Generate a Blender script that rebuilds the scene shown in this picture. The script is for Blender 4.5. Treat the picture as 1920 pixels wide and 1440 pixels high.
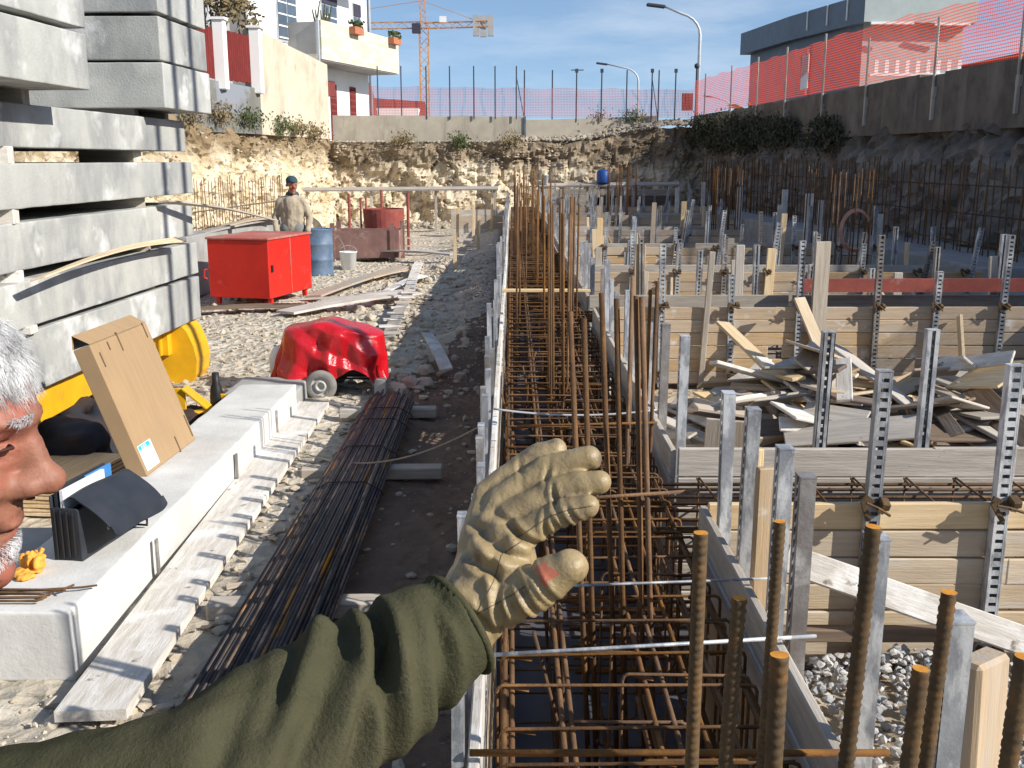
import bpy, bmesh, math, random
from mathutils import Vector, Matrix, Euler, Quaternion
from mathutils import noise as mn
import numpy as np

random.seed(7)
R = math.radians
V = Vector
for o in list(bpy.data.objects):
    bpy.data.objects.remove(o)
scene = bpy.context.scene
COL = scene.collection

# ------------------------------------------------------------------ camera
cam_d = bpy.data.cameras.new('camera')
cam = bpy.data.objects.new('camera', cam_d)
COL.objects.link(cam)
CAMZ = 2.1
cam.location = (0, 0, CAMZ)
PITCH = math.atan(420 / 1900)
cam.rotation_euler = (math.pi / 2 - PITCH, 0, 0)
cam_d.sensor_width = 36
cam_d.lens = 36 * 1900 / 1920
cam_d.clip_start = 0.05
cam_d.clip_end = 3000
scene.camera = cam

# ------------------------------------------------------------------ world, sun, exposure
SUN = V((1.0, -0.45, 0.67)).normalized()          # towards the sun
elev = math.asin(SUN.z)
azim = math.atan2(SUN.x, SUN.y)
world = bpy.data.worlds.new('World')
scene.world = world
world.use_nodes = True
wn, wl = world.node_tree.nodes, world.node_tree.links
wn.clear()
w_out = wn.new('ShaderNodeOutputWorld')
w_bg = wn.new('ShaderNodeBackground')
w_bg.inputs[1].default_value = 0.118
sky = wn.new('ShaderNodeTexSky')
sky.sky_type = 'NISHITA'
sky.sun_disc = False
sky.sun_elevation = elev
sky.sun_rotation = azim
sky.air_density = 1.0
sky.dust_density = 0.35
sky.ozone_density = 2.4
w_tc = wn.new('ShaderNodeTexCoord')
w_map = wn.new('ShaderNodeMapping')
w_map.inputs['Scale'].default_value = (1.3, 1.3, 7.0)
w_map.inputs['Rotation'].default_value = (0.16, 0.10, 0.4)
w_noise = wn.new('ShaderNodeTexNoise')
w_noise.inputs['Scale'].default_value = 2.6
w_noise.inputs['Detail'].default_value = 7
w_noise.inputs['Roughness'].default_value = 0.62
w_ramp = wn.new('ShaderNodeValToRGB')
w_ramp.color_ramp.elements[0].position = 0.46
w_ramp.color_ramp.elements[0].color = (0, 0, 0, 1)
w_ramp.color_ramp.elements[1].position = 0.80
w_ramp.color_ramp.elements[1].color = (0.42, 0.42, 0.42, 1)
w_mix = wn.new('ShaderNodeMixRGB')
w_mix.inputs[2].default_value = (6.2, 6.6, 7.2, 1)
w_up = wn.new('ShaderNodeVectorMath'); w_up.operation = 'ADD'; w_up.inputs[1].default_value = (0, 0, 0.11)
w_nm = wn.new('ShaderNodeVectorMath'); w_nm.operation = 'NORMALIZE'
wl.new(w_tc.outputs['Generated'], w_up.inputs[0]); wl.new(w_up.outputs[0], w_nm.inputs[0]); wl.new(w_nm.outputs[0], sky.inputs['Vector'])
wl.new(w_tc.outputs['Generated'], w_map.inputs['Vector'])
wl.new(w_map.outputs[0], w_noise.inputs['Vector'])
wl.new(w_noise.outputs[0], w_ramp.inputs[0])
wl.new(w_ramp.outputs[0], w_mix.inputs[0])
wl.new(sky.outputs[0], w_mix.inputs[1])
wl.new(w_mix.outputs[0], w_bg.inputs[0])
wl.new(w_bg.outputs[0], w_out.inputs[0])

sun_d = bpy.data.lights.new('sun', 'SUN')
sun_d.energy = 5.0
sun_d.angle = R(0.53)
sun_d.color = (1.0, 0.95, 0.87)
sun = bpy.data.objects.new('sun', sun_d)
COL.objects.link(sun)
sun.location = SUN * 60
sun.rotation_euler = (-SUN).to_track_quat('-Z', 'Y').to_euler()

scene.view_settings.view_transform = 'Standard'
scene.view_settings.look = 'None'
scene.view_settings.gamma = 1
scene.view_settings.use_curve_mapping = False
scene.view_settings.exposure = 0.42
scene.render.engine = 'CYCLES'

# ------------------------------------------------------------------ materials
MATS = {}
def mat(name, c1, c2=None, sc=4.0, rough=0.8, metal=0.0, bump=0.25, bsc=30.0, bdist=0.01, rnd=0.0,
        stretch=(1, 1, 1), ramp=(0.35, 0.65), c3=None, sc3=1.2, ramp3=(0.5, 0.62), stretch3=(1, 1, 1),
        spec=0.3, coords='Object', coat=0.0, alpha=None, hue=0.0, c4=None, sc4=8, ramp4=(0.6, 0.7)):
    m = bpy.data.materials.new(name)
    m.use_nodes = True
    n, l = m.node_tree.nodes, m.node_tree.links
    p = n['Principled BSDF']
    tc = n.new('ShaderNodeTexCoord')
    oi = n.new('ShaderNodeObjectInfo')
    off = n.new('ShaderNodeVectorMath'); off.operation = 'ADD'
    sh = n.new('ShaderNodeVectorMath'); sh.operation = 'SCALE'
    comb = n.new('ShaderNodeCombineXYZ')
    for i in range(3):
        l.new(oi.outputs['Random'], comb.inputs[i])
    l.new(comb.outputs[0], sh.inputs[0]); sh.inputs['Scale'].default_value = 37.0
    l.new(tc.outputs[coords], off.inputs[0]); l.new(sh.outputs[0], off.inputs[1])
    def noise(s, st, det=6, rg=0.6):
        mp = n.new('ShaderNodeMapping'); mp.inputs['Scale'].default_value = st
        l.new(off.outputs[0], mp.inputs['Vector'])
        t = n.new('ShaderNodeTexNoise'); t.inputs['Scale'].default_value = s
        t.inputs['Detail'].default_value = det; t.inputs['Roughness'].default_value = rg
        l.new(mp.outputs[0], t.inputs['Vector'])
        return t
    def rmp(t, a, b):
        r = n.new('ShaderNodeMapRange'); r.clamp = True
        r.inputs['From Min'].default_value = a; r.inputs['From Max'].default_value = b
        l.new(t.outputs[0], r.inputs['Value'])
        return r.outputs[0]
    def mix(f, a, b):
        x = n.new('ShaderNodeMixRGB')
        l.new(f, x.inputs[0])
        for s, q in ((a, 1), (b, 2)):
            if isinstance(s, tuple): x.inputs[q].default_value = (*s, 1)
            else: l.new(s, x.inputs[q])
        return x.outputs[0]
    c2 = c2 or tuple(q * 0.8 for q in c1)
    col = mix(rmp(noise(sc, stretch), *ramp), c1, c2)
    if c3:
        col = mix(rmp(noise(sc3, stretch3, 8, 0.65), *ramp3), col, c3)
    if c4:
        col = mix(rmp(noise(sc4, (1, 1, 1), 4, 0.6), *ramp4), col, c4)
    if rnd or hue:
        hs = n.new('ShaderNodeHueSaturation')
        mr = n.new('ShaderNodeMapRange')
        mr.inputs['To Min'].default_value = 1 - rnd; mr.inputs['To Max'].default_value = 1 + rnd
        l.new(oi.outputs['Random'], mr.inputs['Value'])
        l.new(mr.outputs[0], hs.inputs['Value'])
        if hue:
            wv = n.new('ShaderNodeMath'); wv.operation = 'MULTIPLY'; wv.inputs[1].default_value = 7.31
            fr = n.new('ShaderNodeMath'); fr.operation = 'FRACT'
            l.new(oi.outputs['Random'], wv.inputs[0]); l.new(wv.outputs[0], fr.inputs[0])
            sr = n.new('ShaderNodeMapRange')
            sr.inputs['To Min'].default_value = 1 - hue; sr.inputs['To Max'].default_value = 1 + hue * 0.6
            l.new(fr.outputs[0], sr.inputs['Value']); l.new(sr.outputs[0], hs.inputs['Saturation'])
        l.new(col, hs.inputs['Color']); col = hs.outputs[0]
    l.new(col, p.inputs['Base Color'])
    p.inputs['Roughness'].default_value = rough
    p.inputs['Metallic'].default_value = metal
    p.inputs['Specular IOR Level'].default_value = spec
    if coat:
        p.inputs['Coat Weight'].default_value = coat
    if bump:
        b = n.new('ShaderNodeBump'); b.inputs['Strength'].default_value = bump
        b.inputs['Distance'].default_value = bdist
        l.new(noise(bsc, stretch, 8, 0.65).outputs[0], b.inputs['Height'])
        l.new(b.outputs[0], p.inputs['Normal'])
    MATS[name] = m
    return m

mat('timber', (0.50, 0.365, 0.225), (0.38, 0.275, 0.17), sc=3, stretch=(1, 14, 14), bump=0.35, bsc=9, rnd=0.16, hue=0.38,
    c3=(0.40, 0.35, 0.29), sc3=1.6, ramp3=(0.46, 0.7), stretch3=(1, 4, 4), c4=(0.60, 0.57, 0.52), sc4=5, ramp4=(0.62, 0.72))
mat('timber_grey', (0.46, 0.41, 0.35), (0.34, 0.30, 0.25), sc=3, stretch=(1, 14, 14), bump=0.35, bsc=9, rnd=0.18, hue=0.3,
    c3=(0.55, 0.50, 0.43), sc3=1.6, ramp3=(0.5, 0.7), stretch3=(1, 4, 4), c4=(0.20, 0.17, 0.14), sc4=12, ramp4=(0.66, 0.74))
mat('timber_dark', (0.20, 0.15, 0.11), (0.12, 0.09, 0.07), sc=3, stretch=(1, 14, 14), bump=0.3, bsc=9, rnd=0.2, hue=0.2)
mat('timber_splash', (0.64, 0.61, 0.56), (0.48, 0.43, 0.36), sc=5, stretch=(1, 6, 6), bump=0.4, bsc=14, rnd=0.12, hue=0.25,
    c3=(0.72, 0.70, 0.66), sc3=3, ramp3=(0.52, 0.62), c4=(0.2, 0.16, 0.12), sc4=10, ramp4=(0.66, 0.72))
mat('timber_pale', (0.58, 0.47, 0.33), (0.47, 0.37, 0.26), sc=3, stretch=(1, 14, 14), bump=0.35, bsc=9, rnd=0.10, hue=0.3,
    c3=(0.56, 0.52, 0.46), sc3=1.6, ramp3=(0.48, 0.66), stretch3=(1, 4, 4), c4=(0.28, 0.24, 0.20), sc4=9, ramp4=(0.66, 0.76))
mat('timber_bright', (0.72, 0.56, 0.34), (0.58, 0.42, 0.24), sc=3, stretch=(1, 14, 14), bump=0.25, bsc=9, rnd=0.12, hue=0.2)
mat('galv', (0.34, 0.355, 0.375), (0.21, 0.22, 0.24), sc=9, rough=0.5, metal=0.25, bump=0.2, bsc=60, rnd=0.14,
    c3=(0.54, 0.55, 0.56), sc3=16, ramp3=(0.47, 0.58), stretch3=(1, 1, 0.35), c4=(0.16, 0.12, 0.10), sc4=9, ramp4=(0.7, 0.8))
mat('galv_old', (0.27, 0.26, 0.25), (0.17, 0.15, 0.14), sc=9, rough=0.6, metal=0.15, bump=0.25, bsc=60, rnd=0.2,
    c3=(0.45, 0.44, 0.42), sc3=5, ramp3=(0.54, 0.66))
mat('rust', (0.155, 0.077, 0.028), (0.085, 0.043, 0.02), sc=14, rough=0.85, metal=0.1, bump=0.4, bsc=90, rnd=0.3, hue=0.2,
    c3=(0.27, 0.13, 0.038), sc3=7, ramp3=(0.5, 0.7))
mat('rust_fg', (0.12, 0.075, 0.035), (0.075, 0.052, 0.03), sc=30, rough=0.75, metal=0.15, bump=0.4, bsc=160, bdist=0.003, rnd=0.15,
    c3=(0.20, 0.10, 0.035), sc3=18, ramp3=(0.52, 0.74))
mat('rust_top', (0.62, 0.27, 0.03), (0.42, 0.17, 0.03), sc=60, rough=0.9, bump=0.4, bsc=120, bdist=0.003)
mat('bar_steel', (0.10, 0.075, 0.06), (0.045, 0.042, 0.052), sc=8, rough=0.55, metal=0.35, bump=0.3, bsc=120, bdist=0.003, rnd=0.35, hue=0.5,
    c3=(0.36, 0.18, 0.06), sc3=2.2, ramp3=(0.52, 0.62), stretch3=(.5, 1, 1))
mat('slab', (0.44, 0.44, 0.405), (0.35, 0.355, 0.335), sc=3.5, rough=0.88, bump=0.5, bsc=55, rnd=0.08,
    c3=(0.20, 0.205, 0.21), sc3=1.2, ramp3=(0.48, 0.68), stretch3=(1, 1, 0.45), c4=(0.58, 0.58, 0.56), sc4=1.8, ramp4=(0.55, 0.66))
mat('cast', (0.64, 0.63, 0.60), (0.55, 0.54, 0.51), sc=5, rough=0.9, bump=0.35, bsc=40, c3=(0.48, 0.47, 0.44), sc3=1.4, ramp3=(0.5, 0.7))
mat('cast_grey', (0.36, 0.36, 0.34), (0.28, 0.28, 0.27), sc=4, rough=0.9, bump=0.3, bsc=40, c3=(0.24, 0.23, 0.21), sc3=1.1, ramp3=(0.5, 0.7))
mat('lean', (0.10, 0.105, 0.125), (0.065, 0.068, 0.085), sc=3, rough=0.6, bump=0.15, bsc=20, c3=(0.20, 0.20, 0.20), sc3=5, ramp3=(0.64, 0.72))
mat('red_paint', (0.60, 0.020, 0.010), (0.50, 0.016, 0.010), sc=2.5, rough=0.48, bump=0.12, bsc=9, spec=0.4,
    c3=(0.64, 0.06, 0.04), sc3=5, ramp3=(0.58, 0.72), c4=(0.34, 0.10, 0.06), sc4=13, ramp4=(0.68, 0.73))
mat('red_top', (0.44, 0.12, 0.09), (0.36, 0.08, 0.06), sc=4, rough=0.55, bump=0.1, bsc=30, c3=(0.5, 0.3, 0.26), sc3=2, ramp3=(0.5, 0.75))
mat('red_tarp', (0.52, 0.008, 0.016), (0.44, 0.006, 0.012), sc=4, rough=0.22, bump=0.45, bsc=16, bdist=0.02, spec=0.6)
mat('red_old', (0.30, 0.075, 0.055), (0.22, 0.055, 0.045), sc=6, rough=0.7, bump=0.2, bsc=40, c3=(0.36, 0.2, 0.16), sc3=4, ramp3=(0.58, 0.68))
mat('brown_steel', (0.25, 0.14, 0.12), (0.18, 0.10, 0.085), sc=4, rough=0.7, bump=0.2, bsc=40, c3=(0.36, 0.27, 0.23), sc3=3, ramp3=(0.54, 0.7))
mat('cardboard', (0.36, 0.245, 0.135), (0.32, 0.215, 0.12), sc=3, rough=0.9, bump=0.08, bsc=8, stretch=(1, 10, 1), c3=(0.38, 0.25, 0.13), sc3=1.5, ramp3=(0.55, 0.75))
mat('cardboard_dark', (0.17, 0.10, 0.06), (0.12, 0.075, 0.045), sc=6, rough=0.9, bump=0.05)
mat('yellow', (0.72, 0.40, 0.012), (0.62, 0.33, 0.012), sc=5, rough=0.5, bump=0.1, bsc=30, c3=(0.42, 0.26, 0.06), sc3=5, ramp3=(0.62, 0.7))
mat('orange', (0.80, 0.38, 0.06), (0.70, 0.30, 0.05), sc=8, rough=0.7, bump=0.3, bsc=30)
mat('leather', (0.022, 0.026, 0.034), (0.032, 0.036, 0.045), sc=8, rough=0.5, bump=0.35, bsc=120, bdist=0.002)
mat('black', (0.012, 0.012, 0.014), (0.02, 0.02, 0.02), sc=8, rough=0.5, bump=0.1)
mat('paper', (0.78, 0.79, 0.80), (0.72, 0.73, 0.75), sc=8, rough=0.8, bump=0.05)
mat('blue_folder', (0.06, 0.22, 0.50), (0.05, 0.18, 0.42), sc=8, rough=0.5, bump=0)
mat('cyan_print', (0.02, 0.45, 0.72), (0.03, 0.40, 0.66), sc=8, rough=0.5, bump=0)
mat('rubber', (0.16, 0.155, 0.145), (0.25, 0.24, 0.22), sc=8, rough=0.85, bump=0.2)
mat('rim', (0.50, 0.49, 0.45), (0.40, 0.39, 0.36), sc=9, rough=0.6, bump=0.1)
mat('white_plastic', (0.82, 0.83, 0.84), (0.76, 0.77, 0.78), sc=6, rough=0.5, bump=0.05, c3=(0.6, 0.6, 0.58), sc3=4, ramp3=(0.62, 0.72))
mat('blue_plastic', (0.03, 0.10, 0.36), (0.03, 0.08, 0.30), sc=6, rough=0.45, bump=0.05)
mat('blue_drum', (0.07, 0.12, 0.20), (0.15, 0.20, 0.27), sc=4, rough=0.5, bump=0.1)
mat('copper_hose', (0.55, 0.30, 0.22), (0.46, 0.24, 0.18), sc=9, rough=0.35, bump=0)
mat('cable_grey', (0.42, 0.42, 0.43), (0.34, 0.34, 0.35), sc=9, rough=0.6, bump=0)
mat('cable_black', (0.03, 0.03, 0.03), (0.05, 0.05, 0.05), sc=9, rough=0.6, bump=0)
mat('rope', (0.33, 0.28, 0.23), (0.25, 0.21, 0.17), sc=20, rough=0.9, bump=0.3, bsc=90)
mat('render_white', (0.80, 0.79, 0.76), (0.74, 0.73, 0.70), sc=1.2, rough=0.9, bump=0.05, bsc=20)
mat('render_cream', (0.62, 0.57, 0.42), (0.54, 0.49, 0.35), sc=1.4, rough=0.9, bump=0.08, bsc=20, c3=(0.74, 0.72, 0.62), sc3=1.2, ramp3=(0.5, 0.6), stretch3=(1, 1, 5))
mat('render_grey', (0.40, 0.39, 0.38), (0.34, 0.33, 0.32), sc=1.5, rough=0.9, bump=0.06, bsc=20)  # plain grey, also used as painted shade on the white house
mat('old_wall', (0.62, 0.54, 0.41), (0.52, 0.44, 0.33), sc=1.3, rough=0.95, bump=0.25, bsc=14, c3=(0.32, 0.27, 0.21), sc3=0.9, ramp3=(0.52, 0.72), stretch3=(1, 1, 0.6), c4=(0.50, 0.32, 0.22), sc4=1.6, ramp4=(0.66, 0.72))
mat('wall_conc', (0.44, 0.40, 0.32), (0.36, 0.32, 0.26), sc=2.2, rough=0.95, bump=0.25, bsc=16, c3=(0.22, 0.20, 0.17), sc3=1.7, ramp3=(0.54, 0.72), stretch3=(1.5, 1.5, 0.25))
mat('wall_patch', (0.19, 0.185, 0.16), (0.13, 0.128, 0.115), sc=1.6, rough=0.95, bump=0.15, bsc=16, c3=(0.22, 0.235, 0.265), sc3=0.7, ramp3=(0.5, 0.56))
mat('wall_dark', (0.17, 0.14, 0.11), (0.10, 0.085, 0.07), sc=2.5, rough=0.95, bump=0.5, bsc=10, bdist=0.04, c3=(0.22, 0.19, 0.16), sc3=1.2, ramp3=(0.5, 0.7), stretch3=(1, 1, 0.4))
mat('panel_red', (0.17, 0.020, 0.017), (0.12, 0.015, 0.013), sc=3, rough=0.8, bump=0.1, bsc=30)
mat('roof_red', (0.22, 0.038, 0.03), (0.16, 0.03, 0.024), sc=1.5, rough=0.8, bump=0.1)
mat('shutter_red', (0.20, 0.045, 0.04), (0.16, 0.038, 0.034), sc=3, rough=0.7, bump=0.1)
mat('shutter_dark', (0.055, 0.05, 0.075), (0.04, 0.04, 0.055), sc=3, rough=0.6, bump=0.1)
mat('glassy', (0.10, 0.13, 0.17), (0.07, 0.10, 0.13), sc=1.5, rough=0.12, bump=0, spec=0.6)
mat('clad_dark', (0.13, 0.155, 0.18), (0.11, 0.13, 0.155), sc=2, rough=0.5, bump=0.05)  # the house cladding with the shade of its left side in the colour
mat('clad_lit', (0.33, 0.37, 0.36), (0.29, 0.33, 0.32), sc=2, rough=0.5, bump=0.05)  # the same cladding, coloured lighter for the sunlit front
mat('terracotta', (0.45, 0.17, 0.09), (0.38, 0.14, 0.08), sc=5, rough=0.8, bump=0.1)
mat('crane_yellow', (0.62, 0.31, 0.12), (0.54, 0.26, 0.10), sc=3, rough=0.6, bump=0)
mat('lamp_metal', (0.50, 0.53, 0.56), (0.42, 0.45, 0.48), sc=3, rough=0.5, metal=0.2, bump=0)
mat('fence_blue', (0.045, 0.06, 0.085), (0.035, 0.05, 0.07), sc=3, rough=0.6, bump=0, rnd=0.2)
mat('twig', (0.20, 0.16, 0.12), (0.14, 0.11, 0.085), sc=9, rough=0.9, bump=0.2)
mat('leaf', (0.075, 0.10, 0.035), (0.05, 0.07, 0.022), sc=6, rough=0.7, bump=0, rnd=0.2)
mat('leaf_dark', (0.075, 0.075, 0.042), (0.045, 0.052, 0.028), sc=6, rough=0.7, bump=0)
mat('dry_weed', (0.24, 0.19, 0.10), (0.17, 0.13, 0.07), sc=6, rough=0.9, bump=0)
mat('stone', (0.56, 0.49, 0.39), (0.38, 0.32, 0.24), sc=4.0, rough=0.95, bump=0.5, bsc=12, bdist=0.03, c3=(0.40, 0.33, 0.24), sc3=0.9, ramp3=(0.5, 0.7), coords='Object')
mat('stone_tan', (0.38, 0.33, 0.26), (0.26, 0.22, 0.165), sc=3.0, rough=0.95, bump=0.5, bsc=12, bdist=0.03, c3=(0.50, 0.45, 0.37), sc3=2, ramp3=(0.5, 0.7))
mat('stone_face', (0.52, 0.45, 0.35), (0.34, 0.28, 0.20), sc=1.2, rough=0.95, bump=0.5, bsc=12, bdist=0.03, c3=(0.24, 0.19, 0.13), sc3=2.2, ramp3=(0.48, 0.62))
mat('gravel', (0.42, 0.42, 0.41), (0.27, 0.27, 0.28), sc=6.0, rough=0.95, bump=0.4, bsc=40, c3=(0.55, 0.52, 0.47), sc3=5, ramp3=(0.5, 0.6))
mat('fleece', (0.060, 0.060, 0.032), (0.047, 0.048, 0.027), sc=5, rough=1.0, bump=0.9, bsc=220, bdist=0.003, spec=0.05,
    c3=(0.082, 0.076, 0.045), sc3=3, ramp3=(0.5, 0.7))
mat('glove', (0.35, 0.262, 0.135), (0.27, 0.20, 0.10), sc=22, rough=0.38, bump=0.7, bsc=85, bdist=0.003, spec=0.5,
    c3=(0.22, 0.165, 0.10), sc3=13, ramp3=(0.5, 0.7), c4=(0.13, 0.095, 0.06), sc4=26, ramp4=(0.62, 0.74))
mat('glove_patch', (0.48, 0.15, 0.09), (0.40, 0.13, 0.08), sc=40, rough=0.45, bump=0.2, bsc=120, bdist=0.001)
mat('sweater', (0.42, 0.36, 0.27), (0.34, 0.29, 0.21), sc=4, rough=1.0, bump=0.2, bsc=30, c3=(0.27, 0.23, 0.17), sc3=3, ramp3=(0.55, 0.75))
mat('trousers', (0.24, 0.24, 0.22), (0.18, 0.18, 0.17), sc=5, rough=1.0, bump=0.2, bsc=30)
mat('cap', (0.035, 0.075, 0.09), (0.03, 0.06, 0.075), sc=6, rough=0.9, bump=0.2)
mat('bundle_cloth', (0.018, 0.028, 0.045), (0.05, 0.03, 0.022), sc=3, rough=0.9, bump=0.3, bsc=20)  # dark blue and brown, also standing for the shade under the slabs
mat('glove_thread', (0.16, 0.115, 0.065), (0.12, 0.085, 0.05), sc=30, rough=0.8, bump=0)
mat('lash', (0.05, 0.022, 0.016), (0.035, 0.016, 0.012), sc=30, rough=0.7, bump=0)  # dark brown standing in for shade at the eyes and nostrils
mat('net_post', (0.42, 0.38, 0.33), (0.32, 0.28, 0.24), sc=3, rough=0.7, bump=0, rnd=0.2)

def skin_mat():
    m = mat('skin', (0.30, 0.135, 0.085), (0.215, 0.088, 0.056), sc=38, rough=0.50, bump=0.5, bsc=150, bdist=0.002, spec=0.35,
            c3=(0.36, 0.115, 0.08), sc3=13, ramp3=(0.46, 0.62), c4=(0.17, 0.075, 0.05), sc4=75, ramp4=(0.66, 0.76))
    p = m.node_tree.nodes['Principled BSDF']
    p.inputs['Subsurface Weight'].default_value = 0.15
    p.inputs['Subsurface Radius'].default_value = (0.012, 0.005, 0.003)
    p.inputs['Subsurface Scale'].default_value = 0.6
skin_mat()

def hair_mat():
    m = bpy.data.materials.new('hair'); m.use_nodes = True
    n, l = m.node_tree.nodes, m.node_tree.links
    p = n['Principled BSDF']
    tc = n.new('ShaderNodeTexCoord')
    t = n.new('ShaderNodeTexNoise'); t.inputs['Scale'].default_value = 45; t.inputs['Detail'].default_value = 4
    r = n.new('ShaderNodeValToRGB')
    r.color_ramp.elements[0].position = 0.34; r.color_ramp.elements[0].color = (0.36, 0.36, 0.37, 1)
    r.color_ramp.elements[1].position = 0.60; r.color_ramp.elements[1].color = (0.84, 0.84, 0.84, 1)
    l.new(tc.outputs['Object'], t.inputs['Vector']); l.new(t.outputs[0], r.inputs[0])
    l.new(r.outputs[0], p.inputs['Base Color'])
    p.inputs['Roughness'].default_value = 0.45
    MATS['hair'] = m
hair_mat()

def rock_mat(name, cream, tan, soil, dark, zsoil, zsp=0.55, vscale=2.2):
    """quarried limestone: pale broken stone with a brown soil layer above zsoil"""
    m = bpy.data.materials.new(name); m.use_nodes = True
    n, l = m.node_tree.nodes, m.node_tree.links
    p = n['Principled BSDF']; p.inputs['Roughness'].default_value = 0.95; p.inputs['Specular IOR Level'].default_value = 0.15
    tc = n.new('ShaderNodeTexCoord')
    def noise(s, d=8, rg=0.65, st=(1, 1, 1)):
        mp = n.new('ShaderNodeMapping'); mp.inputs['Scale'].default_value = st
        l.new(tc.outputs['Object'], mp.inputs['Vector'])
        t = n.new('ShaderNodeTexNoise'); t.inputs['Scale'].default_value = s
        t.inputs['Detail'].default_value = d; t.inputs['Roughness'].default_value = rg
        l.new(mp.outputs[0], t.inputs['Vector']); return t.outputs[0]
    def rng(s, a, b):
        r = n.new('ShaderNodeMapRange'); r.inputs['From Min'].default_value = a; r.inputs['From Max'].default_value = b
        l.new(s, r.inputs['Value']); return r.outputs[0]
    def mix(f, a, b):
        x = n.new('ShaderNodeMixRGB'); l.new(f, x.inputs[0])
        for s, q in ((a, 1), (b, 2)):
            if isinstance(s, tuple): x.inputs[q].default_value = (*s, 1)
            else: l.new(s, x.inputs[q])
        return x.outputs[0]
    col = mix(rng(noise(1.6), 0.42, 0.62), cream, tan)
    vo = n.new('ShaderNodeTexVoronoi'); vo.inputs['Scale'].default_value = vscale * 2.4
    l.new(tc.outputs['Object'], vo.inputs['Vector'])
    gv = n.new('ShaderNodeRGBToBW'); l.new(vo.outputs['Color'], gv.inputs[0])
    col = mix(rng(gv.outputs[0], 0.2, 1.6), col, tan)
    col = mix(rng(noise(5.5, 6, 0.7), 0.60, 0.70), col, dark)
    sx = n.new('ShaderNodeSeparateXYZ'); l.new(tc.outputs['Object'], sx.inputs[0])
    ad = n.new('ShaderNodeMath'); ad.operation = 'MULTIPLY_ADD'
    l.new(noise(1.1, 6, 0.6), ad.inputs[0]); ad.inputs[1].default_value = 2.2 * zsp; l.new(sx.outputs['Z'], ad.inputs[2])
    col = mix(rng(ad.outputs[0], zsoil + 0.55 * zsp, zsoil + 1.5 * zsp), col, mix(rng(noise(6), 0.4, 0.65), soil, dark))
    l.new(col, p.inputs['Base Color'])
    b = n.new('ShaderNodeBump'); b.inputs['Strength'].default_value = 0.8; b.inputs['Distance'].default_value = 0.06
    hm = n.new('ShaderNodeMath'); hm.operation = 'MULTIPLY_ADD'
    l.new(noise(9, 9, 0.7), hm.inputs[0]); hm.inputs[1].default_value = 1.0
    l.new(vo.outputs['Distance'], hm.inputs[2])
    l.new(hm.outputs[0], b.inputs['Height']); l.new(b.outputs[0], p.inputs['Normal'])
    MATS[name] = m
rock_mat('rock', (0.70, 0.61, 0.46), (0.50, 0.40, 0.27), (0.27, 0.21, 0.14), (0.22, 0.17, 0.12), 1.95, zsp=.4)
rock_mat('rock_left', (0.74, 0.66, 0.50), (0.58, 0.46, 0.29), (0.27, 0.20, 0.12), (0.26, 0.19, 0.11), 2.25)
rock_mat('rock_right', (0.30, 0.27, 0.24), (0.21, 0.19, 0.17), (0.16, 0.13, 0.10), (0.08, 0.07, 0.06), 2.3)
rock_mat('ground', (0.62, 0.56, 0.46), (0.46, 0.40, 0.31), (0.30, 0.24, 0.17), (0.24, 0.20, 0.15), 30, vscale=5)
rock_mat('earth', (0.24, 0.17, 0.125), (0.18, 0.125, 0.09), (0.30, 0.24, 0.17), (0.11, 0.08, 0.06), 30, vscale=5)  # brown soil, coloured darker to bring in the shade beside the left form
rock_mat('soil_right', (0.50, 0.42, 0.31), (0.40, 0.32, 0.22), (0.30, 0.24, 0.17), (0.22, 0.17, 0.12), 30, vscale=5)
rock_mat('street', (0.30, 0.28, 0.25), (0.24, 0.22, 0.19), (0.2, 0.17, 0.13), (0.16, 0.14, 0.11), 30)

def net_mat(name, cell, strand, col, haze):
    """orange plastic safety netting: woven strands with real openings"""
    m = bpy.data.materials.new(name); m.use_nodes = True
    n, l = m.node_tree.nodes, m.node_tree.links
    p = n['Principled BSDF']; p.inputs['Roughness'].default_value = 0.6
    p.inputs['Base Color'].default_value = (*col, 1)
    out = n['Material Output']
    tc = n.new('ShaderNodeTexCoord')
    sx = n.new('ShaderNodeSeparateXYZ'); l.new(tc.outputs['UV'], sx.inputs[0])
    def grid(sock, cell, w):
        a = n.new('ShaderNodeMath'); a.operation = 'DIVIDE'; l.new(sock, a.inputs[0]); a.inputs[1].default_value = cell
        b = n.new('ShaderNodeMath'); b.operation = 'FRACT'; l.new(a.outputs[0], b.inputs[0])
        c = n.new('ShaderNodeMath'); c.operation = 'LESS_THAN'; l.new(b.outputs[0], c.inputs[0]); c.inputs[1].default_value = w / cell
        return c.outputs[0]
    mx = n.new('ShaderNodeMath'); mx.operation = 'MAXIMUM'
    l.new(grid(sx.outputs[0], cell, strand), mx.inputs[0]); l.new(grid(sx.outputs[1], cell, strand * 1.2), mx.inputs[1])
    tr = n.new('ShaderNodeBsdfTransparent')
    tl = n.new('ShaderNodeBsdfTranslucent'); tl.inputs[0].default_value = (*col, 1)
    m1 = n.new('ShaderNodeMixShader'); m1.inputs[0].default_value = 0.45
    l.new(p.outputs[0], m1.inputs[1]); l.new(tl.outputs[0], m1.inputs[2])
    ms = n.new('ShaderNodeMixShader')
    l.new(mx.outputs[0], ms.inputs[0]); l.new(tr.outputs[0], ms.inputs[1]); l.new(m1.outputs[0], ms.inputs[2])
    l.new(ms.outputs[0], out.inputs[0])
    MATS[name] = m
net_mat('net', 0.05, 0.0105, (0.80, 0.10, 0.05), 0)
net_mat('net_far', 0.05, 0.0085, (0.78, 0.22, 0.20), 0)

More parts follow.
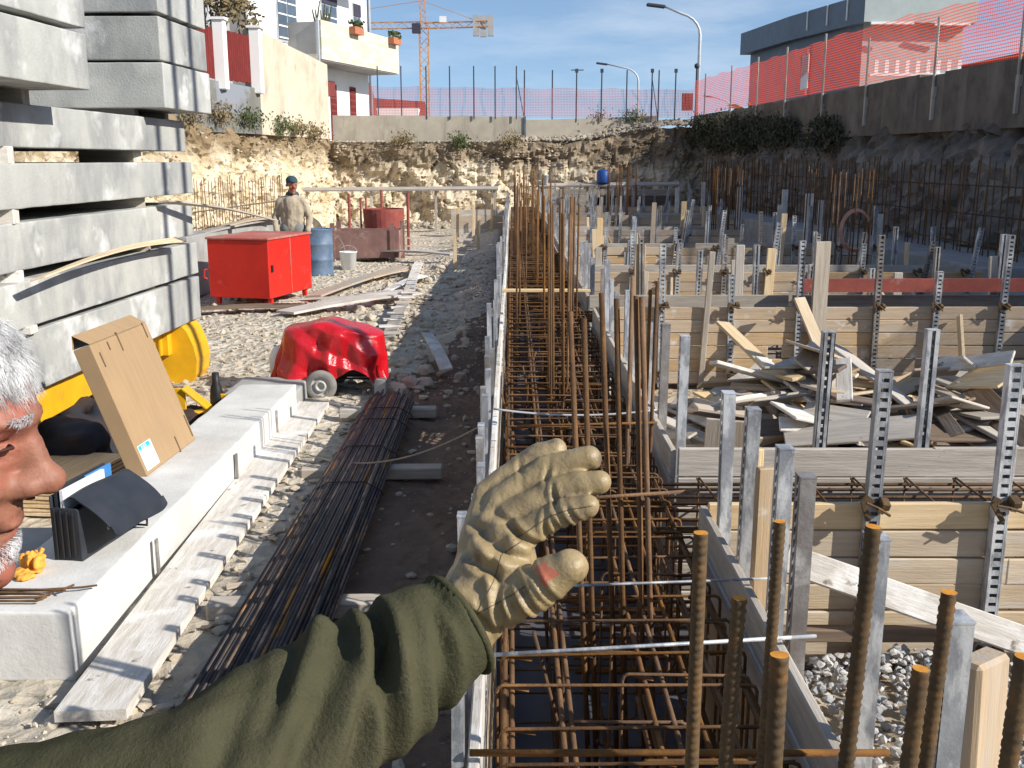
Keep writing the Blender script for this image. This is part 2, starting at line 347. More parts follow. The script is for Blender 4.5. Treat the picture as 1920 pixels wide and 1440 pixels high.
# ------------------------------------------------------------------ helpers
def tag(o, label=None, cat=None, group=None, kind=None):
    if label: o['label'] = label
    if cat: o['category'] = cat
    if group: o['group'] = group
    if kind: o['kind'] = kind
    return o

def thing(name, label, cat, loc=(0, 0, 0), group=None):
    o = bpy.data.objects.new(name, None)
    o.empty_display_size = 0.1
    o.location = loc
    COL.objects.link(o)
    return tag(o, label, cat, group)

def link(name, me, m, parent=None, M=None):
    o = bpy.data.objects.new(name, me)
    COL.objects.link(o)
    if m is not None and len(me.materials) == 0:
        me.materials.append(MATS[m] if isinstance(m, str) else m)
    if M is not None:
        o.matrix_basis = M
    if parent is not None:
        o.parent = parent
        o.matrix_parent_inverse = place_of(parent).inverted()
    return o

def place_of(p):
    if p.parent is None:
        return p.matrix_basis.copy()
    return place_of(p.parent) @ p.matrix_parent_inverse @ p.matrix_basis

class MB:
    """collects shapes, build() links them as one mesh object"""
    def __init__(s):
        s.v, s.f, s.mi = [], [], []
        s.cur = 0
    def add(s, vs, fs):
        k = len(s.v)
        s.v.extend([tuple(q) for q in vs])
        s.f.extend([tuple(i + k for i in f) for f in fs])
        s.mi.extend([s.cur] * len(fs))
    def box(s, c, size, M=None, b=0.0):
        hx, hy, hz = size[0] / 2, size[1] / 2, size[2] / 2
        if b <= 0:
            vs = [V((x * hx, y * hy, z * hz)) for x in (-1, 1) for y in (-1, 1) for z in (-1, 1)]
            fs = [(0, 1, 3, 2), (4, 6, 7, 5), (0, 4, 5, 1), (2, 3, 7, 6), (0, 2, 6, 4), (1, 5, 7, 3)]
        else:
            b = min(b, hx * 0.6, hy * 0.6, hz * 0.6)
            vs, idx = [], {}
            for x in (-1, 1):
                for y in (-1, 1):
                    for z in (-1, 1):
                        for ax in range(3):
                            q = [x * (hx - b), y * (hy - b), z * (hz - b)]
                            q[ax] = (x * hx, y * hy, z * hz)[ax]
                            idx[(x, y, z, ax)] = len(vs); vs.append(V(q))
            fs = []
            for ax in range(3):
                for sg in (-1, 1):
                    o2 = [a for a in range(3) if a != ax]
                    ring = []
                    for a_, b_ in ((-1, -1), (1, -1), (1, 1), (-1, 1)):
                        k = [0, 0, 0]; k[ax] = sg; k[o2[0]] = a_; k[o2[1]] = b_
                        ring.append(idx[(*k, ax)])
                    flip = (sg > 0) != (ax == 1)
                    fs.append(tuple(ring if flip else ring[::-1]))
            for a0 in range(3):
                a1, a2 = [a for a in range(3) if a != a0]
                for s1 in (-1, 1):
                    for s2 in (-1, 1):
                        def kk(s0, ax):
                            k = [0, 0, 0]; k[a0] = s0; k[a1] = s1; k[a2] = s2
                            return idx[(*k, ax)]
                        fs.append((kk(-1, a1), kk(1, a1), kk(1, a2), kk(-1, a2)))
            for x in (-1, 1):
                for y in (-1, 1):
                    for z in (-1, 1):
                        fs.append(tuple(idx[(x, y, z, a)] for a in range(3)))
        c = V(c)
        s.add([(M @ q if M is not None else q) + c for q in vs], fs)
        return s
    def tube(s, pts, r, n=6, cap=True, closed=False):
        pts = [V(p) for p in pts]
        rr = r if isinstance(r, (list, tuple)) else [r] * len(pts)
        rings = []
        up = None
        N = len(pts)
        for i, p in enumerate(pts):
            if closed:
                d = (pts[(i + 1) % N] - p).normalized() + (p - pts[i - 1]).normalized()
            else:
                d = V((0, 0, 0))
                if i < N - 1: d += (pts[i + 1] - p).normalized()
                if i > 0: d += (p - pts[i - 1]).normalized()
            if d.length < 1e-6: d = V((0, 0, 1))
            d.normalize()
            if up is None:
                up = d.orthogonal().normalized()
            up = (up - d * up.dot(d))
            if up.length < 1e-4: up = d.orthogonal()
            up.normalize()
            sd = d.cross(up)
            rings.append([p + (up * math.cos(2 * math.pi * k / n) + sd * math.sin(2 * math.pi * k / n)) * rr[i] for k in range(n)])
        vs = [q for ring in rings for q in ring]
        fs = []
        m = N if closed else N - 1
        for i in range(m):
            for k in range(n):
                a, b = i * n + k, i * n + (k + 1) % n
                j = (i + 1) % N
                fs.append((a, b, j * n + (k + 1) % n, j * n + k))
        if cap and not closed:
            fs.append(tuple(range(n))[::-1])
            fs.append(tuple((N - 1) * n + k for k in range(n)))
        s.add(vs, fs)
        return s
    def cyl(s, p0, p1, r, n=16, r2=None):
        return s.tube([p0, p1], [r, r2 if r2 is not None else r], n)
    def ball(s, c, r, M=None, u=16, w=10):
        r = r if isinstance(r, (tuple, list)) else (r, r, r)
        c = V(c)
        vs, fs = [], []
        for i in range(1, w):
            t = math.pi * i / w
            for k in range(u):
                a = 2 * math.pi * k / u
                q = V((r[0] * math.sin(t) * math.cos(a), r[1] * math.sin(t) * math.sin(a), r[2] * math.cos(t)))
                vs.append((M @ q if M is not None else q) + c)
        top = len(vs); q = V((0, 0, r[2])); vs.append((M @ q if M is not None else q) + c)
        bot = len(vs); q = V((0, 0, -r[2])); vs.append((M @ q if M is not None else q) + c)
        for i in range(w - 2):
            for k in range(u):
                a, b = i * u + k, i * u + (k + 1) % u
                fs.append((a, a + u, b + u, b))
        for k in range(u):
            fs.append((top, k, (k + 1) % u)); e = (w - 2) * u
            fs.append((bot, e + (k + 1) % u, e + k))
        s.add(vs, fs)
        return s
    def lathe(s, c, prof, n=20, M=None):
        c = V(c); vs, fs = [], []
        for r, z in prof:
            for k in range(n):
                a = 2 * math.pi * k / n
                q = V((r * math.cos(a), r * math.sin(a), z))
                vs.append((M @ q if M is not None else q) + c)
        for i in range(len(prof) - 1):
            for k in range(n):
                a, b = i * n + k, i * n + (k + 1) % n
                fs.append((a, b, b + n, a + n))
        s.add(vs, fs)
        return s
    def grid(s, fn, nu, nv, wrap=False):
        vs = [fn(i / nu, j / nv) for i in range(nu + (0 if wrap else 1)) for j in range(nv + 1)]
        fs = []
        U = nu if wrap else nu + 1
        for i in range(nu):
            for j in range(nv):
                a = i * (nv + 1) + j; b = ((i + 1) % U) * (nv + 1) + j
                fs.append((a, b, b + 1, a + 1))
        s.add(vs, fs)
        return s
    def mesh(s, name, smooth=False, mats=None):
        me = bpy.data.meshes.new(name)
        me.from_pydata(s.v, [], s.f)
        me.update()
        if smooth:
            me.polygons.foreach_set('use_smooth', [True] * len(me.polygons))
        if mats:
            for q in mats: me.materials.append(MATS[q])
            me.polygons.foreach_set('material_index', s.mi)
        return me
    def build(s, name, m=None, parent=None, smooth=False, mats=None):
        return link(name, s.mesh(name, smooth, mats), m, parent)

def frame(p0, p1, up=V((0, 0, 1)), roll=0.0):
    """matrix whose local X runs from p0 to p1, local Z as near up as it gets"""
    p0, p1 = V(p0), V(p1)
    x = (p1 - p0).normalized()
    if abs(x.dot(up)) > 0.97: up = V((0, -1, 0))
    y = up.cross(x).normalized()
    z = x.cross(y)
    M = Matrix((x, y, z)).transposed()
    if roll: M = M @ Matrix.Rotation(roll, 3, 'X')
    return Matrix.Translation(p0) @ M.to_4x4()

BOARDS = {}
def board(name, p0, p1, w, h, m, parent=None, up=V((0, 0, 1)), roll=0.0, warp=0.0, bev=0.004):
    """sawn board: local X along its length, w across (local Y), h thick (local Z)"""
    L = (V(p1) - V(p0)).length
    key = (round(L, 2), round(w, 3), round(h, 3), m, round(warp, 3), bev)
    if key not in BOARDS:
        b = MB()
        if warp:
            n = 10
            for_ring = []
            vs, fs = [], []
            for i in range(n + 1):
                x = L * i / n
                dz = warp * math.sin(math.pi * i / n)
                tw = warp * 1.2 * (i / n - 0.5)
                for y, z in ((-w / 2, -h / 2), (w / 2, -h / 2), (w / 2, h / 2), (-w / 2, h / 2)):
                    vs.append((x, y, z + dz + tw * y / w))
            for i in range(n):
                for k in range(4):
                    a, c = i * 4 + k, i * 4 + (k + 1) % 4
                    fs.append((a, a + 4, c + 4, c))
            fs.append((0, 1, 2, 3)); fs.append((n * 4 + 3, n * 4 + 2, n * 4 + 1, n * 4))
            b.add(vs, fs)
        else:
            b.box((L / 2, 0, 0), (L, w, h), b=bev)
        BOARDS[key] = b.mesh('board')
    return link(name, BOARDS[key], m, parent, frame(p0, p1, up, roll))

def rough_box(size, res=0.12, amp=0.006, r=0.02, chip=0.02, seed=0):
    """cast block with worn arrises, centred on its footprint, z from 0"""
    sx, sy, sz = size
    bm = bmesh.new()
    def ticks(L):
        n = max(2, int(L / res)); e = r / L * 1.05
        return [0.0, e * .4, e] + [e + (1 - 2 * e) * q / n for q in range(1, n)] + [1 - e, 1 - e * .4, 1.0]
    tx, ty, tz = ticks(sx), ticks(sy), ticks(sz)
    nx, ny, nz = len(tx) - 1, len(ty) - 1, len(tz) - 1
    vs = {}
    def vert(i, j, k):
        key = (i, j, k)
        if key not in vs:
            p = V((sx * (tx[i] - .5), sy * (ty[j] - .5), sz * (tz[k] - .5)))
            rr = r * (0.7 + 0.3 * mn.noise(p * 5 + V((seed, 0, 0))))
            c = mn.noise(p * 3.1 + V((seed * 3, 5, 0)))
            if c > 0.35: rr += min(r * .3, chip * (c - 0.35))
            inner = V((max(-sx / 2 + rr, min(sx / 2 - rr, p.x)), max(-sy / 2 + rr, min(sy / 2 - rr, p.y)), max(-sz / 2 + rr, min(sz / 2 - rr, p.z))))
            d = p - inner
            if d.length > 1e-6 and sum(abs(q) > 1e-6 for q in d) > 1:
                p = inner + d.normalized() * rr
            p += V((mn.noise(p * 7 + V((seed, 1, 2))), mn.noise(p * 7 + V((seed, 9, 2))), mn.noise(p * 7 + V((seed, 1, 22))))) * amp
            p.z += sz / 2
            vs[key] = bm.verts.new(p)
        return vs[key]
    # extra loops at the edges keep the arris small
    for (a, b, na, nb, fx) in ((0, 1, nx, ny, 2), (0, 2, nx, nz, 1), (1, 2, ny, nz, 0)):
        for side in (0, 1):
            top = (nx, ny, nz)[fx] * side
            for i in range(na):
                for j in range(nb):
                    q = []
                    for di, dj in ((0, 0), (1, 0), (1, 1), (0, 1)):
                        k = [0, 0, 0]; k[a] = i + di; k[b] = j + dj; k[fx] = top
                        q.append(vert(*k))
                    flip = (side == 1) != (fx == 1)
                    bm.faces.new(q if flip else q[::-1])
    me = bpy.data.meshes.new('block')
    bm.to_mesh(me); bm.free()
    me.polygons.foreach_set('use_smooth', [True] * len(me.polygons))
    return me

ICO = None
def stones(name, pts, m, seed=1, flat=0.7):
    """many broken stones joined into one mesh; pts = [(x, y, z, size)]"""
    bm = bmesh.new(); bmesh.ops.create_icosphere(bm, subdivisions=1, radius=1)
    bv = np.array([v.co[:] for v in bm.verts]); bf = np.array([[v.index for v in f.verts] for f in bm.faces]); bm.free()
    rg = np.random.default_rng(seed)
    n = len(pts); P = np.array(pts)
    vs = np.repeat(bv[None], n, 0) * (1 + rg.uniform(-0.32, 0.32, (n, len(bv), 1)))
    sc = P[:, 3][:, None, None] * rg.uniform(0.55, 1.25, (n, 1, 3)); sc[:, :, 2] *= flat
    vs = vs * sc
    a = rg.uniform(0, 6.28, n); ca, sa = np.cos(a), np.sin(a)
    x = vs[:, :, 0] * ca[:, None] - vs[:, :, 1] * sa[:, None]; y = vs[:, :, 0] * sa[:, None] + vs[:, :, 1] * ca[:, None]
    vs[:, :, 0], vs[:, :, 1] = x, y
    vs += P[:, None, :3]
    fs = (bf[None] + (np.arange(n) * len(bv))[:, None, None]).reshape(-1, 3)
    me = bpy.data.meshes.new(name); me.from_pydata(vs.reshape(-1, 3).tolist(), [], fs.tolist()); me.update()
    return link(name, me, m)

def remesh(mb, voxel, smooth=2, fn=None):
    """union of the collected shapes as one continuous skin"""
    me = mb.mesh('tmp'); o = bpy.data.objects.new('tmp', me); COL.objects.link(o)
    md = o.modifiers.new('r', 'REMESH'); md.mode = 'VOXEL'; md.voxel_size = voxel
    if smooth:
        sm = o.modifiers.new('s', 'SMOOTH'); sm.iterations = smooth; sm.factor = 0.5
    dg = bpy.context.evaluated_depsgraph_get()
    out = bpy.data.meshes.new_from_object(o.evaluated_get(dg))
    bpy.data.objects.remove(o); bpy.data.meshes.remove(me)
    if fn:
        nr = [v.normal.copy() for v in out.vertices]
        for v, q in zip(out.vertices, nr):
            v.co = fn(v.co.copy(), q)
    out.polygons.foreach_set('use_smooth', [True] * len(out.polygons))
    out.update()
    return out

def copy_tree(o, loc, rotz=None, label=None):
    c = o.copy(); COL.objects.link(c); c.location = loc
    if rotz is not None: c.rotation_euler = (0, 0, rotz)
    if label: c['label'] = label
    for ch in [q for q in o.children]:
        d = ch.copy(); COL.objects.link(d); d.parent = c
        for g in [q for q in ch.children]:
            e = g.copy(); COL.objects.link(e); e.parent = d
    return c
# ------------------------------------------------------------------ the pit: floor, quarried faces, upper street level
TX0, TX1 = -0.07, 0.70          # inner faces of the long trench
TY0, TY1 = 0.3, 31.0
CROSS = [(3.62, 4.30, 3.4), (8.80, 9.50, 5.3), (11.6, 12.3, 5.4), (14.9, 15.6, 5.4), (18.8, 19.5, 4.3), (24.0, 24.7, 5.2), (28.0, 28.7, 5.2)]
LEFT_PL = [(-5.85, 33.3), (-6.55, 28), (-7.5, 23.5), (-8.8, 16), (-9.6, 6), (-9.8, -9)]
RIGHT_PL = [(6.2, 34.2), (6.6, 28), (7.1, 18), (7.5, 14), (8.75, 9), (9.4, 2), (9.6, -9)]

def smooth(a, b, x):
    t = max(0.0, min(1.0, (x - a) / (b - a)))
    return t * t * (3 - 2 * t)

def gz(x, y):
    """height of the pit floor"""
    p = V((x, y, 0))
    h = 0.06 * mn.fractal(p * 0.7, 1.0, 2.1, 4) + 0.022 * mn.noise(p * 4.0)
    if y < 22 and -4.5 < x < 2.8:
        d_ = mn.voronoi(p * 7.5)[0]
        h += 0.030 * (min(.5, d_[1] - d_[0])) + 0.012 * mn.noise(p * 17.0)
    left = 1 - smooth(-0.35, -0.15, x)
    right = smooth(0.72, 0.95, x)
    h *= max(left, right)
    z = h
    # spoil bank thrown up along the left form
    z += left * 0.13 * smooth(-1.0, -0.45, x) * smooth(9.0, 13.0, y)
    z += right * (0.15 + 0.10 * (1 - smooth(2.8, 4.0, y)))
    z += left * 0.10 * smooth(17, 22, y) * smooth(-2.2, -1.2, x)
    # flat under the cross trenches
    for a, b, x1 in CROSS:
        if a - 0.12 < y < b + 0.12 and TX0 < x < x1 + .2:
            z = 0.0
    if -0.2 <= x <= 0.75: z = -0.01
    return z

def axis(segs):
    out = []
    for a, b, st in segs:
        n = max(1, int(round((b - a) / st)))
        out += [a + (b - a) * i / n for i in range(n)]
    return out + [segs[-1][1]]
xs = axis([(-11, -4, 0.22), (-4, -0.35, 0.06), (-0.35, -0.15, 0.05), (-0.15, 0.72, 0.29), (0.72, 2.6, 0.08), (2.6, 10.5, 0.25)])
ys = axis([(-9, 1, 0.4), (1, 13, 0.07), (13, 22, 0.14), (22, 36, 0.3)])
vs = [(x, y, gz(x, y)) for x in xs for y in ys]
ny = len(ys)
fs = [(i * ny + j, (i + 1) * ny + j, (i + 1) * ny + j + 1, i * ny + j + 1) for i in range(len(xs) - 1) for j in range(ny - 1)]
me = bpy.data.meshes.new('pit_floor'); me.from_pydata(vs, [], fs); me.update()
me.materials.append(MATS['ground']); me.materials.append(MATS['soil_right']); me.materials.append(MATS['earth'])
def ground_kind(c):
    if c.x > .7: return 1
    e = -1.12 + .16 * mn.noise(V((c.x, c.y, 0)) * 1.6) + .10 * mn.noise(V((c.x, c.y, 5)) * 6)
    return 2 if c.x > e + .35 * smooth(8.2, 11.5, c.y) + 1.0 * smooth(11, 16, c.y) else 0     # dug brown earth beside the trench, darkened in colour for the form's shade
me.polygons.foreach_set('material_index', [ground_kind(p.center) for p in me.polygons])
me.polygons.foreach_set('use_smooth', [True] * len(me.polygons))
tag(link('pit_floor', me, None), 'broken pale limestone floor of the building pit', kind='structure')

# dark blinding concrete at the bottom of the trenches
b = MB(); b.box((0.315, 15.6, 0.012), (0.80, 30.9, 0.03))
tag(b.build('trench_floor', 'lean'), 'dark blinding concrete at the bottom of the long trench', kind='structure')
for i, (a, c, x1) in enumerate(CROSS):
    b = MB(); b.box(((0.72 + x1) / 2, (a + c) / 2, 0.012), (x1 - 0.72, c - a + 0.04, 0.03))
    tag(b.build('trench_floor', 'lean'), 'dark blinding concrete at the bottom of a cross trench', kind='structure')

def poly_at(pl, t):
    L = [0]
    for i in range(len(pl) - 1):
        L.append(L[-1] + math.dist(pl[i], pl[i + 1]))
    d = t * L[-1]
    for i in range(len(pl) - 1):
        if d <= L[i + 1] + 1e-9:
            q = (d - L[i]) / (L[i + 1] - L[i])
            a, c = V(pl[i]), V(pl[i + 1])
            return a.lerp(c, q), (c - a).normalized()
    return V(pl[-1]), (V(pl[-1]) - V(pl[-2])).normalized()

def rock_face(name, pl, sgn, z0, zt, m, du, amp, label, back=4.0, lean=0.35, cs=1.5, ddu=None):
    """broken rock wall along a polyline; sgn picks the side of the pit; the last rows run back as a shelf"""
    L = sum(math.dist(pl[i], pl[i + 1]) for i in range(len(pl) - 1))
    nu = int(L / du); H_ = 3.0; nv = int(H_ / du)
    vs = []
    rows = nv + 6
    for i in range(nu + 1):
        p, d = poly_at(pl, i / nu)
        n = V((-d.y, d.x)) * sgn
        top = zt(p.x, p.y)
        for j in range(rows):
            if j <= nv:
                v = j / nv
                z = z0 + (top - z0) * v
                q = V((p.x, p.y, z))
                (d1, d2, *_), pts = mn.voronoi(q * cs)
                blk = mn.noise(pts[0] * 3.7) * 0.5
                crack = min(1.0, (d2 - d1) * 5)
                o = amp * (blk + 0.5 * crack) + amp * 0.9 * mn.fractal(q * 1.1, 1.0, 2.0, 5) + 0.35 * amp * mn.noise(q * 7)
                o += lean * (1 - v) ** 1.6
                if v > 0.9: o *= 1 - (v - 0.9) * 6
                zz = z + (0.10 * mn.noise(q * 2.3) * (0.2 + v) if 0 < j else -0.3)
                vs.append((p.x + n.x * o, p.y + n.y * o, zz))
            else:
                e = ((j - nv) / 5) ** 2 * back
                q = V((p.x - n.x * e, p.y - n.y * e, 0))
                vs.append((q.x, q.y, top + 0.08 * mn.fractal(q * 1.5, 1, 2, 3) * (1 if j < rows - 1 else 0) - (0.02 if j == rows - 1 else 0)))
    fs = []
    for i in range(nu):
        for j in range(rows - 1):
            a = i * rows + j; c = a + rows
            fs.append((a, c, c + 1, a + 1) if sgn > 0 else (a, a + 1, c + 1, c))
    me = bpy.data.meshes.new(name); me.from_pydata(vs, [], fs); me.update()
    return tag(link(name, me, m), label, kind='structure')

rock_face('rock_face', [(-6.4, 33.2), (-2, 33.0), (2.5, 33.3), (6.8, 33.8)], -1, -0.1,
          lambda x, y: 2.62 + 0.5 * smooth(1.5, 5.6, x) + 0.10 * mn.noise(V((x * 0.8, 0, 3))), 'rock', 0.085, 0.26,
          'pale quarried rock face at the head of the pit')
rock_face('rock_face', LEFT_PL, 1, -0.1, lambda x, y: 2.85 + 0.18 * smooth(28, 22, y), 'rock_left', 0.085, 0.26, 'cream quarried rock face along the left of the pit')
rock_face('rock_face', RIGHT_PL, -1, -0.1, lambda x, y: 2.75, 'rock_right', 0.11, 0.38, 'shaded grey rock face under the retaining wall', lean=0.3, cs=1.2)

b = MB()
ZS = 2.72
for x0, x1, y0, y1 in ((-900, 900, 34.6, 1500), (-900, -9.0, -900, 34.6), (11.0, 900, -900, 34.6), (-9.0, 11.0, -900, -8.6)):
    b.box(((x0 + x1) / 2, (y0 + y1) / 2, ZS - 0.25), (x1 - x0, y1 - y0, 0.5))
tag(b.build('street_ground', 'street'), 'street level ground around the pit', kind='structure')

# loose stone
rg = random.Random(3)
pts = []
while len(pts) < 11000:
    y = 2.4 + 19 * rg.random() ** 1.5
    x = -0.22 - 4.6 * rg.random()
    if x < -1.75 and 3.7 < y < 8.1: continue
    s = 0.004 + 0.040 * rg.random() ** 4.2
    if x > -1.05 and y < 9 and rg.random() < .75: continue
    if -1.35 < x < -0.5 and y > 8.5: s *= 1.5
    pts.append((x, y, gz(x, y) + s * 0.25, s))
tag(stones('rubble', pts, 'stone', 2), 'small broken limestone scattered over the pit floor', 'rubble', kind='stuff')
pts = []
for _ in range(1500):
    y = 31.6 + 1.5 * rg.random(); x = -5.5 + 11 * rg.random()
    s = 0.03 + 0.12 * rg.random() ** 3
    pts.append((x, y, gz(x, y) + s * .3 + 0.12 * smooth(31.6, 33, y), s))
for _ in range(1300):   # stones along the top of the head wall
    x = 0.2 + 5.6 * rg.random(); y = 33.3 + 1.0 * rg.random()
    s = 0.025 + 0.085 * rg.random() ** 2.5
    pts.append((x, y, 2.66 + 0.5 * smooth(1.5, 5.6, x) + 0.16 * smooth(33.3, 34.2, y) + 0.05, s))
for _ in range(500):
    x = -5.6 + 5.6 * rg.random(); y = 33.0 + 0.7 * rg.random(); s = 0.02 + 0.06 * rg.random() ** 2
    pts.append((x, y, 2.66, s))
tag(stones('rubble', pts, 'stone_tan', 5), 'heaped limestone rubble at the foot and brow of the head wall', 'rubble', kind='stuff')
pts = []
for _ in range(2600):
    x = 0.85 + 1.3 * rg.random(); y = 2.1 + 1.45 * rg.random()
    h = 0.22 * math.exp(-((x - 1.35) / .5) ** 2 - ((y - 3.15) / .35) ** 2)
    s = 0.008 + 0.014 * rg.random()
    pts.append((x, y, gz(x, y) + h * rg.random() + s * .3, s))
tag(stones('gravel', pts, 'gravel', 9), 'heap of grey gravel against the plank form', 'gravel', kind='stuff')
pts = []
for _ in range(2200):
    x = 0.8 + 4.2 * rg.random(); y = 4.5 + 24 * rg.random() ** 1.3
    if any(a - .15 < y < c + .15 for a, c, _x in CROSS): continue
    s = 0.008 + 0.03 * rg.random() ** 3
    pts.append((x, y, gz(x, y) + s * .3, s))
tag(stones('rubble', pts, 'stone', 11), 'loose stone on the soil between the cross trenches', 'rubble', kind='stuff')
# rocks big enough to pick out one by one
for k in range(46):
    y = 8.8 + 11 * rg.random(); x = -0.45 - 1.0 * rg.random() - (1.2 * rg.random() if y > 10 else 0)
    s = 0.045 + 0.06 * rg.random()
    bm = bmesh.new(); bmesh.ops.create_icosphere(bm, subdivisions=2, radius=1)
    sd = V((k * 3.1, 0, 0)); sc = V((rg.uniform(.8, 1.4), rg.uniform(.7, 1.1), rg.uniform(.5, .8)))
    for v in bm.verts:
        q = v.co * (1 + 0.35 * mn.noise(v.co * 1.3 + sd) + 0.12 * mn.noise(v.co * 3.5 + sd))
        v.co = V((q.x * sc.x, q.y * sc.y, q.z * sc.z)) * s
    me = bpy.data.meshes.new('rock'); bm.to_mesh(me); bm.free()
    o = link('rock', me, 'stone'); o.location = (x, y, gz(x, y) + s * 0.28); o.rotation_euler = (0, 0, rg.random() * 6)
    tag(o, 'fist sized pale limestone rock lying on the pit floor left of the trench', 'rock', 'loose rocks beside the trench')

# stones standing out of the head and left rock faces
for obj_, cnt, sd_, lb in ((bpy.data.objects['rock_face'], 2200, 41, 'pale stones set in the head rock face'), (bpy.data.objects['rock_face.001'], 1500, 42, 'pale stones set in the left rock face')):
    vv = obj_.data.vertices; pts = []
    while len(pts) < cnt:
        v = vv[rg.randrange(len(vv))]
        if v.co.z > 2.75 or v.co.z < 0.1 or v.co.y < 18: continue
        s = 0.018 + 0.06 * rg.random() ** 2.6
        pts.append((v.co.x, v.co.y - s * .2, v.co.z, s))
    tag(stones('rubble', pts, 'stone' if sd_ == 42 else 'stone_face', sd_, 0.6), lb, 'rubble', kind='stuff')
# ------------------------------------------------------------------ trench forms
ZT = 0.85
UX, UY = V((1, 0, 0)), V((0, -1, 0))
rf = random.Random(21)

def form_along_y(x, y0, y1, z0, z1, rows, mats, label, group=None, piece=3.9, side=1, jitter=0.008):
    t = thing('plank_form', label, 'formwork', (x, (y0 + y1) / 2, z0), group)
    hh = (z1 - z0) / rows
    for r in range(rows):
        y = y0 - (rf.random() * piece * 0.5 if y1 - y0 > piece else 0)
        while y < y1 - 0.05:
            a, c = max(y, y0), min(y + piece, y1)
            if c - a > 0.06:
                dx = rf.uniform(-jitter, jitter) * 0.5
                dz = rf.uniform(-0.004, 0.004) + (rf.uniform(-.012, .012) if r == rows - 1 else 0)
                mt = mats[-1] if r == rows - 1 else rf.choice(mats[:-1])
                zc = z0 + hh * (r + .5) + dz
                board('board', (x + dx + side * 0.0135, a, zc), (x + dx + side * 0.0135 + rf.uniform(-jitter, jitter), c - 0.004, zc + rf.uniform(-jitter, jitter)),
                      hh - 0.005, 0.027, mt, t, up=UX)
            y += piece * rf.uniform(0.85, 1.1)
    return t

def form_along_x(y, x0, x1, z0, z1, rows, mats, label, group=None, piece=2.6, side=-1, jitter=0.006):
    t = thing('plank_form', label, 'formwork', ((x0 + x1) / 2, y, z0), group)
    hh = (z1 - z0) / rows
    for r in range(rows):
        x = x0 - (rf.random() * piece * 0.5 if x1 - x0 > piece else 0)
        while x < x1 - 0.05:
            a, c = max(x, x0), min(x + piece, x1)
            if c - a > 0.06:
                dy = rf.uniform(-jitter, jitter) * 0.5
                mt = mats[-1] if r == rows - 1 else rf.choice(mats[:-1])
                zc = z0 + hh * (r + .5) + rf.uniform(-.003, .003)
                board('board', (a, y + dy + side * 0.0135, zc), (c - 0.004, y + dy + side * 0.0135, zc + rf.uniform(-.006, .006)),
                      hh - 0.006, 0.027, mt, t, up=UY)
            x += piece * rf.uniform(0.8, 1.1)
    return t

form_along_y(TX0, TY0, TY1, 0.03, ZT, 6, ['timber', 'timber_grey', 'timber_splash'], 'cement splashed plank form along the left side of the rebar trench', side=-1)
ysegs = [(TY0, 3.60), (4.33, 8.77), (9.53, 11.57), (12.33, 14.87), (15.63, 18.77), (19.53, 23.97), (24.73, 27.97), (28.73, 31.0)]
bay = ['at the gravel heap', 'at the scrap heap', 'first bay past the red channel', 'second bay past the red channel', 'third bay past the red channel', 'fourth bay past the red channel', 'fifth bay past the red channel', 'last bay under the pit head']
for k, (a, c) in enumerate(ysegs):
    form_along_y(TX1, a, c, 0.03, ZT, 6, ['timber', 'timber_grey', 'timber_grey'],
                 'plank form right of the rebar trench, ' + bay[k], 'right hand trench side forms', side=1)
near_lab = ['pale plank form above the grey gravel heap beside the diagonal white brace',
            'tan plank form standing right behind the scrap board heap',
            'first tan plank form beyond the red steel channel', 'second tan plank form beyond the red steel channel',
            'third tan plank form beyond the red steel channel', 'fourth tan plank form beyond the red steel channel', 'plank form nearest the pit head rock face']
far_lab = ['grey top plank form in front of the scrap board heap', 'grey plank form directly under the red steel channel',
           'grey inner form of the first cross trench beyond the red channel', 'grey inner form of the second cross trench beyond the red channel',
           'grey inner form of the third cross trench beyond the red channel', 'grey inner form of the fourth cross trench beyond the red channel',
           'grey inner form of the cross trench nearest the head rock face']
for i, (a, c, x1) in enumerate(CROSS):
    x0 = TX1 + (0.03 if i else 0.035)
    form_along_x(a, x0, x1, 0.16 if i else 0.20, ZT, 6, ['timber', 'timber', 'timber'] if i else ['timber_pale', 'timber_pale', 'timber_pale', 'timber_bright'], near_lab[i], side=-1)
    form_along_x(c, x0, x1, 0.05, ZT + 0.01, 6, ['timber_grey', 'timber_grey'], far_lab[i], side=1)

# ------------------------------------------------------------------ slotted steel posts
POSTS = {}
def post_mesh(L, slots=True, w=0.052, d=0.042):
    if slots == 'slim': w, d = 0.050, 0.026
    elif not slots: w, d = 0.045, 0.030
    key = (round(L, 2), slots)
    if key in POSTS: return POSTS[key]
    b = MB(); t = 0.004; L = key[0]
    for s in (-1, 1):
        b.box((s * (w / 2 - t / 2), 0, L / 2), (t, d, L))                     # flanges
        b.box((s * (w / 2 - 0.009), d / 2 - t / 2, L / 2), (0.0175, t, L - .002))   # lips
        b.box((s * (w / 2 - 0.006), -d / 2 + t / 2 + .0005, L / 2), (0.011, t, L - .001))
    if slots:
        z = 0.03
        while z < L - 0.01:
            b.box((0, -d / 2 + t / 2 + .001, z), (w - 0.016, t, 0.021)); z += 0.036
    else:
        b.box((0, -d / 2 + t / 2 + .001, L / 2), (w - 0.018, t, L - .002))
    b.box((0, 0, L + .001), (w + .002, d + .002, 0.004))
    POSTS[key] = b.mesh('formwork_post')
    return POSTS[key]

